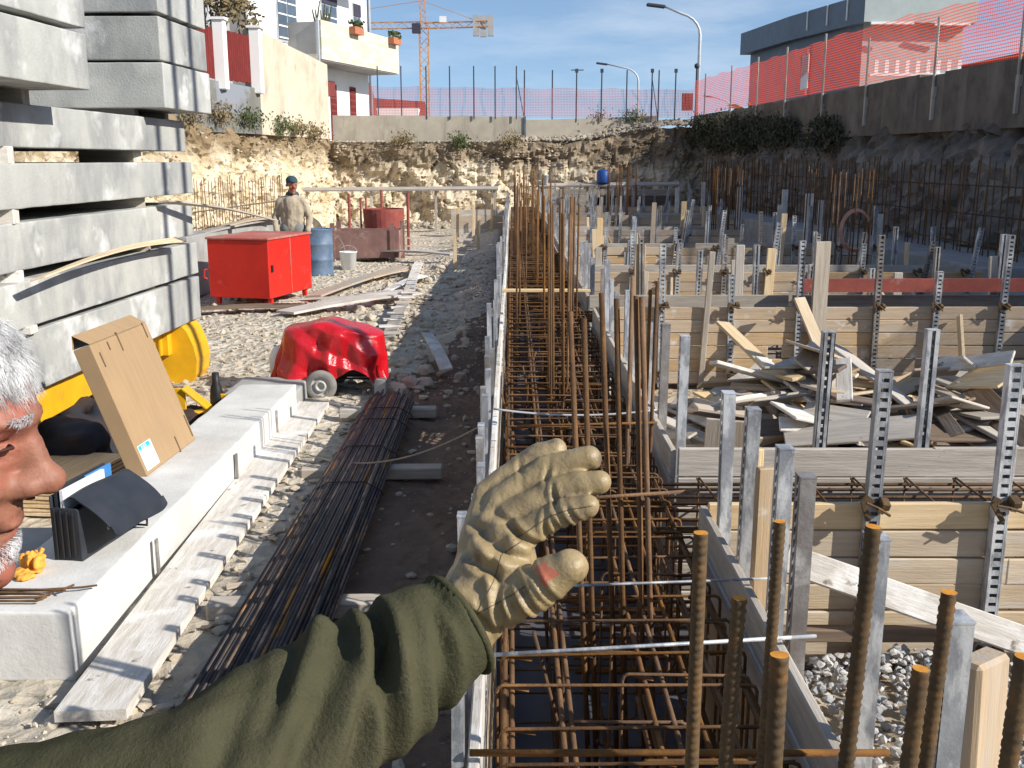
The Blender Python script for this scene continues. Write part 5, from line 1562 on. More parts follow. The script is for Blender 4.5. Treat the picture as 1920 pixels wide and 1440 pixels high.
for x0 in (5.7, 7.4):
    w = aput('shutter', x0, x0 + .5, .01, .05, 2.75, 5.0, 'shutter_red')
    for k in range(9): aput('slat', x0 + .04, x0 + .46, .055, .07, 2.85 + k * .24, 3.0 + k * .24, 'panel_red', w)
# potted cactus on the balcony
for k in range(9):
    b = MB(); x = 2.85 + rf.random() * 1.2; 
    b.tube([(x, .9 + rf.random() * .2, 6.1), (x + rf.uniform(-.1, .1), .95, 6.9), (x + rf.uniform(-.4, .4), 1.0, 7.3 + rf.random() * .5)], [.04, .04, .02], 6)
    for v in range(len(b.v)): b.v[v] = tuple(Ma @ V(b.v[v]))
    b.build('plant_stem', 'leaf_dark', ap)
# neighbouring white house wing seen behind the panel fence
nh = thing('neighbour_house', 'white house wing with barred window behind the red panels', 'building', (-11, 33, 2.7))
MB().box((-12.5, 35, 5.6), (6.0, 4, 6.2)).build('wall', 'render_grey', nh)
w = MB().box((-9.75, 32.97, 6.25), (.85, .05, 1.3)).build('window', 'render_white', nh)
for k in range(4): MB().box((-10.05 + k * .2, 32.93, 6.25), (.03, .02, 1.2)).build('grille_bar', 'shutter_dark', w)
b = MB(); b.box((-11.5, 32.6, 7.9), (5, .9, .15)); b.build('canopy', 'render_grey', nh)

# trees and shrubs
def branch(b, p, d, L, r, depth, rr, tips):
    n = 4; pts, rs = [V(p)], [r]
    q = V(p); dv = V(d)
    for i in range(n):
        dv = (dv + V((rr.gauss(0, .16), rr.gauss(0, .16), rr.gauss(.03, .1)))).normalized()
        q = q + dv * L / n; pts.append(q.copy()); rs.append(r * (1 - .45 * (i + 1) / n))
    b.tube(pts, rs, 5 if depth else 4)
    if depth <= 0: tips.append(q); return
    for k in range(rr.choice((2, 3, 3))):
        nd = (dv + V((rr.gauss(0, .6), rr.gauss(0, .6), rr.gauss(.1, .35)))).normalized()
        branch(b, pts[rr.randint(2, n)], nd, L * rr.uniform(.55, .8), r * .5, depth - 1, rr, tips)
def bare_tree(loc, h, label, seed, leaf='dry_weed', nl=260, r=.05, depth=4, spread=.5):
    rr = random.Random(seed); t = thing('bare_tree', label, 'tree', loc)
    b = MB(); tips = []
    branch(b, loc, (0, 0, 1), h * .4, r, depth, rr, tips)
    b.build('trunk', 'twig', t, True)
    b = MB()
    for k in range(nl):
        p = rr.choice(tips) + V((rr.gauss(0, .1), rr.gauss(0, .1), rr.gauss(0, .1))) * spread * 2
        b.box(p, (.05, .012, .10), Euler((rr.random() * 6, rr.random() * 6, rr.random() * 6)).to_matrix())
    tag(b.build('crown', leaf, t), kind='stuff')
bare_tree((-7.75, 26.4, 3.6), 3.6, 'bare climbing shrub tangled over the red panels and cream wall', 4, nl=420, r=.06)
bare_tree((-8.5, 24.8, 3.4), 3.2, 'leafless small tree behind the red panels', 9, nl=80)
bare_tree((-7.15, 26.9, 4.4), 2.0, 'dry brown bush hanging on the cream wall end', 14, nl=700, r=.03, depth=5)
def bush(loc, size, label, m, n, seed, cat='shrub'):
    rr = random.Random(seed); t = thing('shrub', label, cat, loc)
    b = MB()
    for k in range(7):
        b.tube([loc, V(loc) + V((rr.gauss(0, size[0] * .4), rr.gauss(0, size[1] * .4), size[2] * rr.uniform(.5, .95)))], [.02, .006], 5)
    b.build('stems', 'twig', t)
    b = MB(); cl = [V((rr.gauss(0, size[0] * .45), rr.gauss(0, size[1] * .45), size[2] * rr.uniform(.15, .95))) for _ in range(30)]
    for k in range(n):
        p = V(loc) + rr.choice(cl) + V((rr.gauss(0, .11), rr.gauss(0, .14), rr.gauss(0, .11)))
        M = Euler((rr.random() * 6, rr.random() * 6, rr.random() * 6)).to_matrix()
        s = rr.uniform(.03, .06)
        b.add([p + M @ V(q) * s for q in ((-1, 0, 0), (0, -.45, 0), (1, 0, .1), (0, .45, 0))], [(0, 1, 2, 3)])
    tag(b.build('foliage', m, t), kind='stuff')
for k, (x, y, z, s) in enumerate(((6.0, 33.0, 2.45, 1.3), (6.15, 31.5, 2.3, 1.5), (6.2, 29.8, 2.3, 1.5), (6.3, 28.2, 2.2, 1.4), (6.35, 26.6, 2.3, 1.2), (6.45, 24.6, 2.35, .9), (6.6, 21.8, 2.35, .8))):
    bush((x, y, z), (.32 * s, 1.25 * s, .70 * s), 'dark green shrub on the shaded right rock brow', 'leaf_dark', 1900, 30 + k)
for o in [q for q in COL.objects if q.name.startswith('shrub') and q.type == 'EMPTY']: o['group'] = 'shrubs on the right brow'
bush((3.9, 34.0, 3.35), (.35, .2, .25), 'low green weed on the head wall near the tall lamp', 'leaf', 260, 51, 'weed')
bush((2.85, 34.2, 3.4), (.25, .2, .15), 'brown dry weed on the head wall beside the green one', 'dry_weed', 160, 52, 'weed')
for k, (x, y, z) in enumerate(((-6.35, 28.4, 2.85), (-6.2, 29.6, 2.8), (-6.05, 31.2, 2.75), (-6.75, 26.2, 2.95), (-7.1, 25.0, 3.0), (-3.6, 33.1, 2.55), (-1.8, 33.0, 2.5), (-.2, 33.05, 2.5), (-7.4, 23.9, 2.95))):
    bush((x + .15, y - .1, z), (.28, .45, .30), 'dry weed clump on the lip of the cream rock', 'dry_weed' if k % 3 else 'leaf', 420, 60 + k, 'weed')
for o in [q for q in COL.objects if q.name.startswith('shrub') and o.type == 'EMPTY' and q.get('category') == 'weed' and 'lip' in q.get('label', '')]: o['group'] = 'weeds on the rock lip'

# fence along the head wall
FENCE = [(-4.29, 33.65, ''), (-3.54, 33.65, ''), (-2.74, 33.65, ''), (-1.99, 33.65, ''), (-1.22, 33.65, ''), (-0.54, 33.65, ''), (0.14, 33.65, ''), (0.4, 33.95, 'stay'), (1.3, 33.95, ''), (2.08, 33.95, 'bar'), (2.89, 33.95, 'cap'), (3.7, 33.95, ''), (4.51, 33.95, 'cap'), (4.73, 33.95, 'stay'), (5.27, 33.95, 'cap')]
for x, Yf, top in FENCE:
    zb, zt = (3.38, 5.02) if x < .2 else (3.30, 4.92)
    b = MB(); b.tube([(x, Yf, zb), (x, Yf, zt)], .022, 6)
    if top in ('cap', 'bar'): b.box((x, Yf, zt - .02), (.10, .05, .12))
    if top == 'bar': b.box((x + .02, Yf, zt), (.40, .03, .03))
    if top == 'stay': b.tube([(x, Yf, zb + .1), (x - .26, Yf - .2, zt - .2)], .014, 5)
    tag(b.build('fence_post', 'fence_blue'), 'thin blue grey steel fence post on the head wall', 'fence post', 'fence posts on the head wall')
def net_sheet(name, pts, zb, zt, m, label, wav=.05):
    """netting hung along a plan polyline; zb and zt are functions of the run t"""
    L = sum(math.dist(pts[i], pts[i + 1]) for i in range(len(pts) - 1))
    nu, nv = int(L / .25), 8
    vs, uv = [], []
    for i in range(nu + 1):
        p, d = poly_at(pts, i / nu); t = i / nu
        n = V((-d.y, d.x))
        for j in range(nv + 1):
            v = j / nv
            z = zb(t) + (zt(t) - zb(t)) * v - .04 * math.sin(t * L * 2.0) ** 2 * v
            o = wav * mn.noise(V((t * L * 1.2, v * 1.5, 3))) * 1.5
            vs.append((p.x + n.x * o, p.y + n.y * o, z)); uv.append((t * L, z))
    fs = [(i * (nv + 1) + j, (i + 1) * (nv + 1) + j, (i + 1) * (nv + 1) + j + 1, i * (nv + 1) + j + 1) for i in range(nu) for j in range(nv)]
    me = bpy.data.meshes.new(name); me.from_pydata(vs, [], fs); me.update()
    ul = me.uv_layers.new(name='UVMap')
    for lp in me.loops: ul.data[lp.index].uv = uv[lp.vertex_index]
    return tag(link(name, me, m), label, 'netting')
net_sheet('safety_net', [(-4.6, 33.75), (.3, 33.85), (5.9, 34.1)], lambda t: 3.45, lambda t: 4.42 - .08 * t, 'net_far', 'pink orange safety netting hung on the head wall fence')
RW = [(5.95, 34.3), (6.45, 28), (6.95, 18), (7.32, 14.2), (8.6, 9), (9.25, 2), (9.4, -8)]
net_sheet('safety_net', RW, lambda t: 3.52, lambda t: 4.62 - .35 * smooth(.3, .6, t), 'net', 'orange safety netting along the top of the right retaining wall')
# right retaining wall with stub posts
rw = thing('retaining_wall', 'dark rubble retaining wall along the right brow of the pit', 'wall', (7, 15, 2.6))
for i in range(len(RW) - 1):
    a, c = V(RW[i]), V(RW[i + 1])
    Lw = (c - a).length; u0 = 0.0
    while u0 < Lw - .01:
        u1 = min(Lw, u0 + rf.uniform(.7, 2.6))
        p, q = a.lerp(c, u0 / Lw), a.lerp(c, (u1 + .01) / Lw); u0 = u1
        d = (q - p).normalized(); n = V((-d.y, d.x)) * .3
        z1 = 3.50 + rf.uniform(-.035, .03); o = rf.uniform(-.006, .006)
        b = MB(); b.box(((p.x + q.x) / 2 + n.x * .5 + o, (p.y + q.y) / 2 + n.y * .5, (2.55 + z1) / 2), ((q - p).length, .32, z1 - 2.55), Matrix.Rotation(math.atan2(d.y, d.x), 3, 'Z'), b=.006)
        b.build('wall_block', 'wall_dark', rw)
for k, (yy) in enumerate((32.8, 30.0, 27.6, 25.2, 22.6, 20.2, 17.4, 15.0, 12.6, 10.4)):
    t = None
    for i in range(len(RW) - 1):
        if RW[i][1] >= yy >= RW[i + 1][1]:
            q = (RW[i][1] - yy) / (RW[i][1] - RW[i + 1][1]); x = RW[i][0] + (RW[i + 1][0] - RW[i][0]) * q
    b = MB(); b.tube([(x - .05, yy, 2.9), (x - .05, yy, 4.72 - (.35 if yy < 22 else 0))], .022, 6); b.box((x - .03, yy, 3.2), (.06, .10, .16)); b.box((x - .04, yy, 3.0), (.05, .06, .5))
    tag(b.build('net_post', 'net_post'), 'rusty steel stanchion bracketed to the right retaining wall', 'fence post', 'stanchions of the right netting')
tag(MB().box((6.65, 24.0, 4.05), (.02, .55, .75)).build('notice_board', 'paper'), 'pale rectangular notice sheet fixed to the orange netting', 'sign')
tag(MB().box((5.72, 34.25, 3.95), (.36, .02, .55)).build('notice_board', 'red_old'), 'small brown notice board at the corner of the netting by the tall lamp', 'sign')

# flat roofed grey house on the right
gh = thing('grey_house', 'flat roofed grey house with pale fascia above the orange netting', 'building', (16, 50, 2.7))
Pn, Pl, Pr = V((15.15, 46)), V((13.75, 53)), V((20.3, 46.6))
def prism(name, plan, z0, z1, m, parent=gh):
    n = len(plan); b = MB()
    b.add([(p.x, p.y, z) for z in (z0, z1) for p in plan], [tuple(range(n))[::-1], tuple(range(n, 2 * n))] + [(i, (i + 1) % n, n + (i + 1) % n, n + i) for i in range(n)])
    return b.build(name, m, parent)
inn = lambda p, k: p + (V((17.2, 52)) - p).normalized() * k
prism('wall', [inn(Pl, .5), inn(Pn, .7), inn(Pr, .7), V((19.8, 60)), V((13.5, 60))], 2.5, 8.0, 'clad_dark')
prism('front_wall', [inn(Pn, .68), inn(Pr, .66), inn(Pr, .69), inn(Pn, .71)], 2.6, 7.98, 'clad_lit')
prism('fascia', [Pl, Pn, V((14.0, 60)), V((12.9, 60))], 7.9, 9.05, 'clad_dark')
prism('fascia', [Pn + V((.01, -.01)), Pr, V((20.4, 60)), V((14.0, 60.2))], 7.92, 9.1, 'clad_lit')
prism('roof_house', [V((18.0, 48.5)), V((20.2, 48.5)), V((20.2, 54)), V((18.0, 54))], 9.1, 10.4, 'render_white')
for t in (.2, .45, .72):
    p = Pn.lerp(Pl, t); MB().box((p.x - .03, p.y, 8.6), (.05, .08, .9)).build('gutter_pipe', 'render_white', gh)
for t0, t1 in ((.06, .42), (.62, .92)):
    p, q = Pn.lerp(Pr, t0), Pn.lerp(Pr, t1); MB().box(((p.x + q.x) / 2, p.y - .06, 7.86), (q.x - p.x, .12, .11)).build('awning_rail', 'render_white', gh)
p = Pl.lerp(Pn, .14); w = MB().box((p.x + .55, p.y - .1, 6.3), (.06, 1.1, 2.4)).build('window', 'shutter_dark', gh)
MB().box((p.x + .50, p.y - .1, 6.3), (.05, .85, 2.15)).build('pane', 'glassy', w)
for k in range(9):
    MB().box((15.8 + k * .45, 45.9, 6.05), (.16, .08, .55)).build('baluster', 'render_white', gh)
MB().box((17.8, 45.9, 5.72), (4.6, .3, .12)).build('balcony_slab', 'render_white', gh)
wall_seg('garden_wall', (15.5, 43.5), (30, 40), 2.6, 4.9, 4.9, .3, 'render_cream', 'cream garden wall seen through the orange netting')
ch = thing('cream_house', 'cream house with red roof far behind the orange netting', 'building', (30, 45, 2.7))
MB().box((27.5, 50, 4.3), (10, 8, 4.0)).build('wall', 'render_cream', ch)
MB().box((27.5, 49.6, 6.5), (10.6, 9.2, .35)).build('roof', 'roof_red', ch)
for x in (24.2, 26.4, 28.6):
    w = MB().box((x, 45.96, 4.6), (1.0, .06, 1.4)).build('window', 'shutter_red', ch); MB().box((x, 45.9, 4.6), (.8, .05, 1.2)).build('pane', 'glassy', w)
# low red roofed sheds beyond the head wall
for k, (x0, x1, y, z0, z1, lb) in enumerate(((-11.3, -7.4, 52, 4.6, 6.2, 'long red roofed shed beyond the head wall beside the white house'), (-8.4, -5.0, 56, 4.4, 5.5, 'second red roofed shed to the right of the crane mast'), (-13.0, -10.5, 50, 4.9, 6.7, 'small red gabled shed against the white apartment house'))):
    t = thing('red_shed', lb, 'building', ((x0 + x1) / 2, y, 2.7))
    MB().box(((x0 + x1) / 2, y + 2, (2.6 + z0) / 2 + .2), (x1 - x0, 4, z0 - 2.2)).build('wall', 'render_white', t)
    b = MB(); b.add([(x0 - .2, y - .3, z0), (x1 + .2, y - .3, z0 - .25), (x1 + .2, y + 2, z1 - .25), (x0 - .2, y + 2, z1), (x0 - .2, y + 4.3, z0), (x1 + .2, y + 4.3, z0 - .25)], [(0, 1, 2, 3), (3, 2, 5, 4), (0, 3, 4), (1, 5, 2)]); b.build('roof', 'roof_red', t)

# tower crane
cr = thing('tower_crane', 'orange tower crane with grey counterweights standing beyond the head wall', 'crane', (-11.6, 140, 2.7))
cx, cy = -11.6, 140
def lattice(p0, p1, w, n, name, m, r=.10):
    p0, p1 = V(p0), V(p1); M = frame(p0, p1); L = (p1 - p0).length
    b = MB()
    cs = [(-w / 2, -w / 2), (w / 2, -w / 2), (w / 2, w / 2), (-w / 2, w / 2)]
    for c in cs: b.tube([M @ V((0, *c)), M @ V((L, *c))], r, 4)
    for i in range(n):
        x0, x1 = L * i / n, L * (i + 1) / n
        for k in range(4):
            a, c = cs[k], cs[(k + 1) % 4]
            b.tube([M @ V((x0, *a)), M @ V((x1, *c))] if i % 2 else [M @ V((x0, *c)), M @ V((x1, *a))], r * .6, 4)
    return b.build(name, m, cr)
lattice((cx, cy, 2.7), (cx, cy, 19.2), 1.15, 14, 'mast', 'crane_yellow', .085)
lattice((cx, cy, 19.3), (cx - .2, cy, 22.5), .7, 4, 'tower_head', 'crane_yellow', .07)
lattice((cx, cy, 19.4), (cx - 26, cy + 4, 19.5), .8, 26, 'jib', 'crane_yellow', .05)
lattice((cx, cy, 19.3), (cx + 8.6, cy - 1.2, 19.4), .7, 8, 'counter_jib', 'crane_yellow', .07)
for k in range(3):
    MB().box((cx + 6.9 + k * .95, cy - 1.0, 19.2 - .1 * (k % 2)), (.8, .7, 2.6)).build('counterweight', 'render_grey', cr)
MB().box((cx + 2.6, cy - .9, 20.0), (.9, .15, .75)).build('sign_plate', 'render_white', cr)
MB().box((cx - .9, cy - .6, 18.9), (1.1, 1.0, 1.2)).build('cabin', 'shutter_dark', cr)
b = MB(); b.tube([(cx - .2, cy, 22.4), (cx + 7.0, cy - 1, 19.8)], .05, 4); b.tube([(cx - .2, cy, 22.4), (cx - 20, cy + 3, 20.0)], .05, 4); b.build('stay', 'crane_yellow', cr)

# street lamps
def lamp(x, y, h, arm, side, label, r=.07):
    t = thing('street_lamp', label, 'street lamp', (x, y, 2.7))
    pts = [(x, y, 2.6), (x, y, h - .9)] + [(x + side * (1.1 - 1.1 * math.cos(a)), y, h - .9 + .9 * math.sin(a)) for a in [math.pi / 2 * i / 6 for i in range(1, 6)]] + [(x + side * arm, y, h + .25)]
    MB().tube(pts, [r] * 2 + [r * .8] * 5 + [r * .6], 8).build('pole', 'lamp_metal', t, True)
    b = MB(); b.box((x + side * (arm + .35), y, h + .28), (.8, .28, .13), Matrix.Rotation(-side * .12, 3, 'Y'), b=.04); b.build('lamp_head', 'shutter_dark', t)
lamp(7.95, 45, 8.15, 1.55, -1, 'tall street lamp with arm to the left at the end of the head wall')
lamp(8.75, 73, 8.3, 2.2, -1, 'smaller distant street lamp between the fence posts')
lamp(-6.05, 45.2, 10.6, 1.9, 1, 'white curved street lamp beside the white apartment house')
lamp(21.5, 103, 7.9, 2.0, -1, 'tiny far street lamp seen through the orange netting', .08)
tag(MB().tube([(6.05, 34.6, 3.4), (6.05, 34.6, 5.05)], .03, 6).ball((6.05, 34.6, 5.1), .09).build('beacon_post', 'fence_blue'), 'dark post with a round lamp head beside the tall street lamp', 'post')
# distant crane jib, palm
pt = thing('palm_tree', 'small palm showing red through the orange netting', 'tree', (9.2, 40, 2.7))
MB().tube([(9.2, 40, 2.6), (9.25, 40, 3.6)], [.16, .12], 8).build('trunk', 'twig', pt)
for k in range(26):
    a = k * 2.4; up_ = .3 + .9 * ((k * 7) % 10) / 10
    pts = [V((9.25, 40, 3.6)) + V((math.cos(a) * s * .9, math.sin(a) * s * .9, up_ * s - .55 * s * s)) for s in (0, .4, .8, 1.2)]
    b = MB(); b.tube(pts, [.02, .07, .06, .01], 4); b.build('frond', 'leaf', pt)
# ------------------------------------------------------------------ people
def chain(b, pts, rs, n=14):
    """rounded limb: tube through the joints with ball ends"""
    P = [V(p) for p in pts]; out, rr = [], []
    for i in range(len(P) - 1):
        m = 6
        for k in range(m):
            t = k / m
            out.append(P[i].lerp(P[i + 1], t)); rr.append(rs[i] + (rs[i + 1] - rs[i]) * (t * t * (3 - 2 * t)))
    out.append(P[-1]); rr.append(rs[-1])
    b.tube(out, rr, n)
    b.ball(P[0], rs[0]); b.ball(P[-1], rs[-1])
    for p, r in zip(P[1:-1], rs[1:-1]): b.ball(p, r)
    return b

def head_shape(b, M, s=1.0):
    """head in local axes: x forward, y to its left, z up, origin between the ears"""
    R3 = M.to_3x3()
    def el(c, r, rot=None): b.ball(M @ V(c), tuple(q * s for q in r), R3 @ rot if rot is not None else R3, 24, 16)
    def E(c, r, ry=0): el(tuple(q * s for q in c), r, Matrix.Rotation(ry, 3, 'Y'))
    E((-.012, 0, .048), (.098, .076, .082))          # cranium
    E((.030, 0, .020), (.072, .066, .085))           # forehead and face block
    E((.042, 0, -.045), (.055, .056, .060))          # mid face
    E((.048, 0, -.096), (.040, .042, .038))          # jaw
    E((.010, .0, -.078), (.060, .058, .040), .45)    # jaw angle
    E((.072, 0, -.122), (.021, .024, .019))          # chin
    E((.086, 0, .026), (.021, .048, .012), .1)       # brow ridge
    E((.099, 0, -.009), (.016, .0125, .036), -.42)    # nose bridge
    E((.115, 0, -.031), (.018, .0155, .0155))          # nose tip
    for q in (-1, 1):
        E((.102, .015 * q, -.036), (.014, .009, .011))   # nostril wings
        E((.060, .036 * q, -.034), (.030, .024, .022))   # cheekbone
        E((.074, .031 * q, .002), (.014, .014, .010))    # eyelids
        E((-.008, .075 * q, -.004), (.018, .009, .030), -.2)  # ear
        E((-.014, .079 * q, .008), (.020, .007, .020))
        E((-.006, .074 * q, -.028), (.009, .008, .012))
    E((.083, 0, -.072), (.013, .026, .0075))          # upper lip
    E((.080, 0, -.086), (.012, .021, .0075))          # lower lip
    E((.081, 0, -.058), (.014, .020, .017))          # philtrum

CREASE = []
def crease(p, n, lst):
    w = 0.0
    for c, ax, wd, rad, dep in lst:
        d = p - c; r2 = d.length_squared / (rad * rad)
        if r2 > 6: continue
        q = d.dot(ax) / wd
        w += dep * math.exp(-r2) * (-math.exp(-q * q) + .55 * (math.exp(-(q - 1.9) ** 2) + math.exp(-(q + 1.9) ** 2)))
    return w

# the man with the grey hair
man = thing('person', 'person with grey hair and olive fleece stretching out a tan leather glove', 'person', (-.78, .95, 0))
Mh = Matrix.Translation((-.529, .858, 1.866)) @ Matrix.Rotation(R(9), 4, 'Z') @ Matrix.Rotation(R(8), 4, 'Y')
bh = MB(); head_shape(bh, Mh)
NK = V((-.72, .90, 1.64))
chain(bh, [NK, V((-.65, .88, 1.71)), V((-.575, .862, 1.79))], [.068, .062, .060])
# torso, legs, arms under the clothes
chain(bh, [(-.80, .95, .98), (-.80, .95, 1.2), (-.77, .95, 1.42)], [.13, .12, .14])
chain(bh, [(-.70, .74, 1.50), (-.74, .92, 1.57), (-.80, 1.11, 1.50)], [.065, .07, .065])
SH, EL, WR = V((-.62, .735, 1.485)), V((-.250, .785, 1.570)), V((-.045, .925, 1.658))
chain(bh, [SH, EL, WR], [.055, .036, .025])
chain(bh, [(-.80, 1.14, 1.46), (-.82, 1.2, 1.20), (-.72, 1.18, .98)], [.058, .045, .032])
for s in (-1, 1):
    y = .95 + s * .10
    chain(bh, [(-.80, y, .95), (-.76, y + s * .02, .50), (-.79, y + s * .03, .09)], [.09, .058, .042])
    chain(bh, [(-.80, y + s * .03, .045), (-.64, y + s * .05, .035)], [.042, .035])
FC = []
def fcr(c, ax, wd, rad, dep): FC.append((Mh @ V(c), (Mh.to_3x3() @ V(ax)).normalized(), wd, rad, dep))
for q in (-1, 1):
    fcr((.088, .030 * q, .004), (-.3, 0, 1), .0035, .015, .0050)
    fcr((.086, .031 * q, -.008), (-.3, 0, 1), .0028, .014, .0032)
    fcr((.066, .052 * q, .002), (0, .5 * q, 1), .0025, .014, .0022)
    fcr((.062, .054 * q, -.010), (0, -.2 * q, 1), .0025, .014, .0022)
    fcr((.088, .026 * q, -.050), (1, .5 * q, .35), .0040, .024, .0042)
    fcr((.076, .036 * q, -.072), (1, .4 * q, .1), .0035, .018, .0026)
for z in (.046, .058, .070): fcr((.092, 0, z), (0, 0, 1), .0026, .04, .0016)
fcr((.092, 0, -.0795), (-.1, 0, 1), .0024, .022, .0048)
EYES = [Mh @ V((.088, .031 * q, .004)) for q in (-1, 1)]
def face_fn(p, n):
    if p.z < 1.64 or p.x < -.60: return p
    w = crease(p, n, FC) + .0010 * mn.noise(p * 60) + .0016 * mn.noise(p * 28)
    for e in EYES: w -= .0075 * math.exp(-((p - e).length / .0125) ** 2)
    return p + n * w
sk = remesh(bh, .0045, 2, face_fn)
body = link('body', sk, 'skin', man)
# clothes
def sleeve_fn(p, n):
    w = .006 * mn.noise(p * 11) + .003 * mn.noise(p * 30)
    if p.x > -.68 and p.z > 1.3: w += crease(p, n, CREASE)
    return p + n * w
bj = MB()
chain(bj, [(-.80, .95, .93), (-.80, .95, 1.15), (-.79, .95, 1.38)], [.20, .19, .19])
for y in (-.10, .10):
    chain(bj, [(-.80, .95 + y, .95), (-.80, .95 + y, 1.36)], [.15, .14])
chain(bj, [(-.70, .75, 1.45), (-.78, .93, 1.52), (-.82, 1.125, 1.45)], [.10, .10, .10])
fa = WR - EL
CUFF = EL + fa * .97
u_ = fa.normalized(); up_ = V((0, 0, 1)); up_ = (up_ - u_ * up_.dot(u_)).normalized(); sd_ = u_.cross(up_)
chain(bj, [SH + V((.0, 0, -.02)), (SH + EL) / 2 + V((0, 0, -.015)), EL + V((-.01, -.01, -.010)), EL + fa * .35, EL + fa * .62], [.100, .094, .086, .076, .064], 18)
bj.tube([EL + fa * .45, EL + fa * .60, EL + fa * .75, EL + fa * .9, CUFF], [.072, .066, .060, .055, .053], 22)
# pointed pleat on the upper side of the sleeve
pk = EL + fa * .50 + up_ * .066 - sd_ * .012
chain(bj, [pk + u_ * -.055 - up_ * .030, pk + up_ * .014, pk + u_ * .022 - up_ * .034], [.020, .007, .013])
# toward the camera round the sleeve
cm = (V((0, 0, CAMZ)) - EL).normalized()
def on(t, a, r=.07): return EL + fa * t + ((cm - u_ * cm.dot(u_)).normalized() * math.cos(a) + u_.cross((cm - u_ * cm.dot(u_)).normalized()) * math.sin(a)) * r
for t, a, dr, wd, rad, dep in ((.62, -.25, .45, .008, .080, .025), (.47, .25, .8, .008, .085, .012), (.82, .1, .35, .007, .06, .012), (.20, .3, .9, .012, .11, .011), (-.05, -.1, 1.0, .013, .12, .012),
                          (-.45, .3, 1.1, .014, .13, .012), (-.8, .4, 1.1, .015, .13, .012), (.72, .9, .3, .007, .06, .010), (.30, -.7, .9, .009, .07, .010), (.92, -.5, .2, .006, .05, .008)):
    sdv = u_.cross((cm - u_ * cm.dot(u_)).normalized())
    CREASE.append((on(t, a), (u_ * math.cos(dr) + sdv * math.sin(dr)).normalized(), wd, rad, dep))
chain(bj, [(-.80, 1.14, 1.43), (-.82, 1.2, 1.19), (-.73, 1.18, 1.02)], [.095, .078, .062])
chain(bj, [(-.755, .92, 1.55), (-.715, .90, 1.645)], [.095, .082])
link('fleece_jacket', remesh(bj, .0055, 1, sleeve_fn), 'fleece', man)
# hem of the cuff
hc = CUFF + u_ * -.002
MB().tube([hc + (up_ * math.cos(a) * .0520 + sd_ * math.sin(a) * .0520) for a in [2 * math.pi * k / 28 for k in range(28)]], .0040, 8, closed=True).build('cuff_hem', 'fleece', man, True)
bt = MB()
chain(bt, [(-.80, .87, .97), (-.80, 1.03, .97)], [.15, .15])
for s in (-1, 1):
    y = .95 + s * .10
    chain(bt, [(-.80, y, .95), (-.76, y + s * .02, .50), (-.79, y + s * .03, .11)], [.115, .085, .075])
link('trousers', remesh(bt, .012, 2), 'trousers', man)
for s in (-1, 1):
    y = .95 + s * .13
    bs = MB(); chain(bs, [(-.82, y, .055), (-.68, y + s * .02, .045), (-.61, y + s * .02, .04)], [.056, .05, .042]); bs.box((-.72, y, .012), (.28, .09, .025))
    link('boot', remesh(bs, .010, 1), 'black', man)

# leather glove: palm towards us, fingers up and to the right, thumb below
bg = MB()
wr = WR + u_ * -.015
ix, md, rg_, pk_ = V((.006, .945, 1.737)), V((-.002, .962, 1.752)), V((-.012, .980, 1.763)), V((-.026, .995, 1.764))
chain(bg, [wr, WR + V((.012, .004, .022)), V((-.012, .945, 1.712))], [.040, .038, .037], 16)
for k, (m_, r0) in enumerate(((ix, .0170), (md, .0165), (rg_, .016), (pk_, .0150))):
    chain(bg, [WR + V((.01, -.012 + .012 * k, .02)), (WR + m_) / 2 + V((.004, 0, .01)), m_], [.027, .0240, r0], 12)
fing = [([ix, V((.038, .938, 1.759)), V((.056, .934, 1.767)), V((.072, .930, 1.773))], [.0165, .0142, .0140, .0125]),
        ([md, V((.042, .960, 1.779)), V((.066, .956, 1.787)), V((.086, .952, 1.791))], [.0165, .0142, .0140, .0125]),
        ([rg_, V((.033, .982, 1.793)), V((.060, .980, 1.803)), V((.079, .976, 1.808))], [.0160, .0138, .0136, .0120]),
        ([pk_, V((.010, 1.002, 1.792)), V((.030, 1.004, 1.804)), V((.046, 1.002, 1.811))], [.0150, .0128, .0125, .0110])]
for pts, rs in fing: chain(bg, pts, rs, 14)
th = [V((-.022, .916, 1.680)), V((.010, .902, 1.694)), V((.034, .893, 1.714)), V((.054, .888, 1.729))]
chain(bg, th, [.030, .0235, .0215, .0178], 14)
chain(bg, [V((-.03, .918, 1.665)), V((-.012, .914, 1.690)), V((.0, .925, 1.722))], [.026, .027, .020], 12)
GC = []
def gc(c, ax, wd, rad, dep): GC.append((V(c), V(ax).normalized(), wd, rad, dep))
for pts, rs in fing:                                    # joint creases on the palm side of every finger
    for i in ((0, 1, 2) if pts[0] is ix else (1,)):
        d = (pts[i + 1] - pts[i]).normalized()
        for k, off_ in enumerate((-.006, .005) if pts[0] is ix else (rf.uniform(-.006, .006),)):
            gc(pts[i] + d * off_ + V((0, -.014, -.006)), d + V((.15 * k, 0, rf.uniform(-.5, .5))), .0026, .015, rf.uniform(.0022, .0042))
for c, ax, wd, rad, dep in (((-.010, .915, 1.735), (.3, 0, 1), .0045, .030, .0070), ((.002, .922, 1.748), (.5, 0, .8), .0035, .026, .0070), ((-.022, .915, 1.718), (.35, 0, 1), .0045, .028, .0070),
                            ((.004, .884, 1.690), (.8, 0, .6), .0040, .026, .0060), ((.016, .880, 1.698), (.85, 0, .5), .0030, .022, .0055), ((-.012, .893, 1.690), (1, 0, .15), .0040, .030, .0065),
                            ((.030, .876, 1.712), (.8, 0, .6), .0030, .020, .0050), ((-.040, .905, 1.680), (.6, 0, .9), .0050, .030, .0050), ((-.03, .930, 1.745), (.2, 0, 1), .0040, .026, .0060)):
    gc(c, ax, wd, rad, dep)
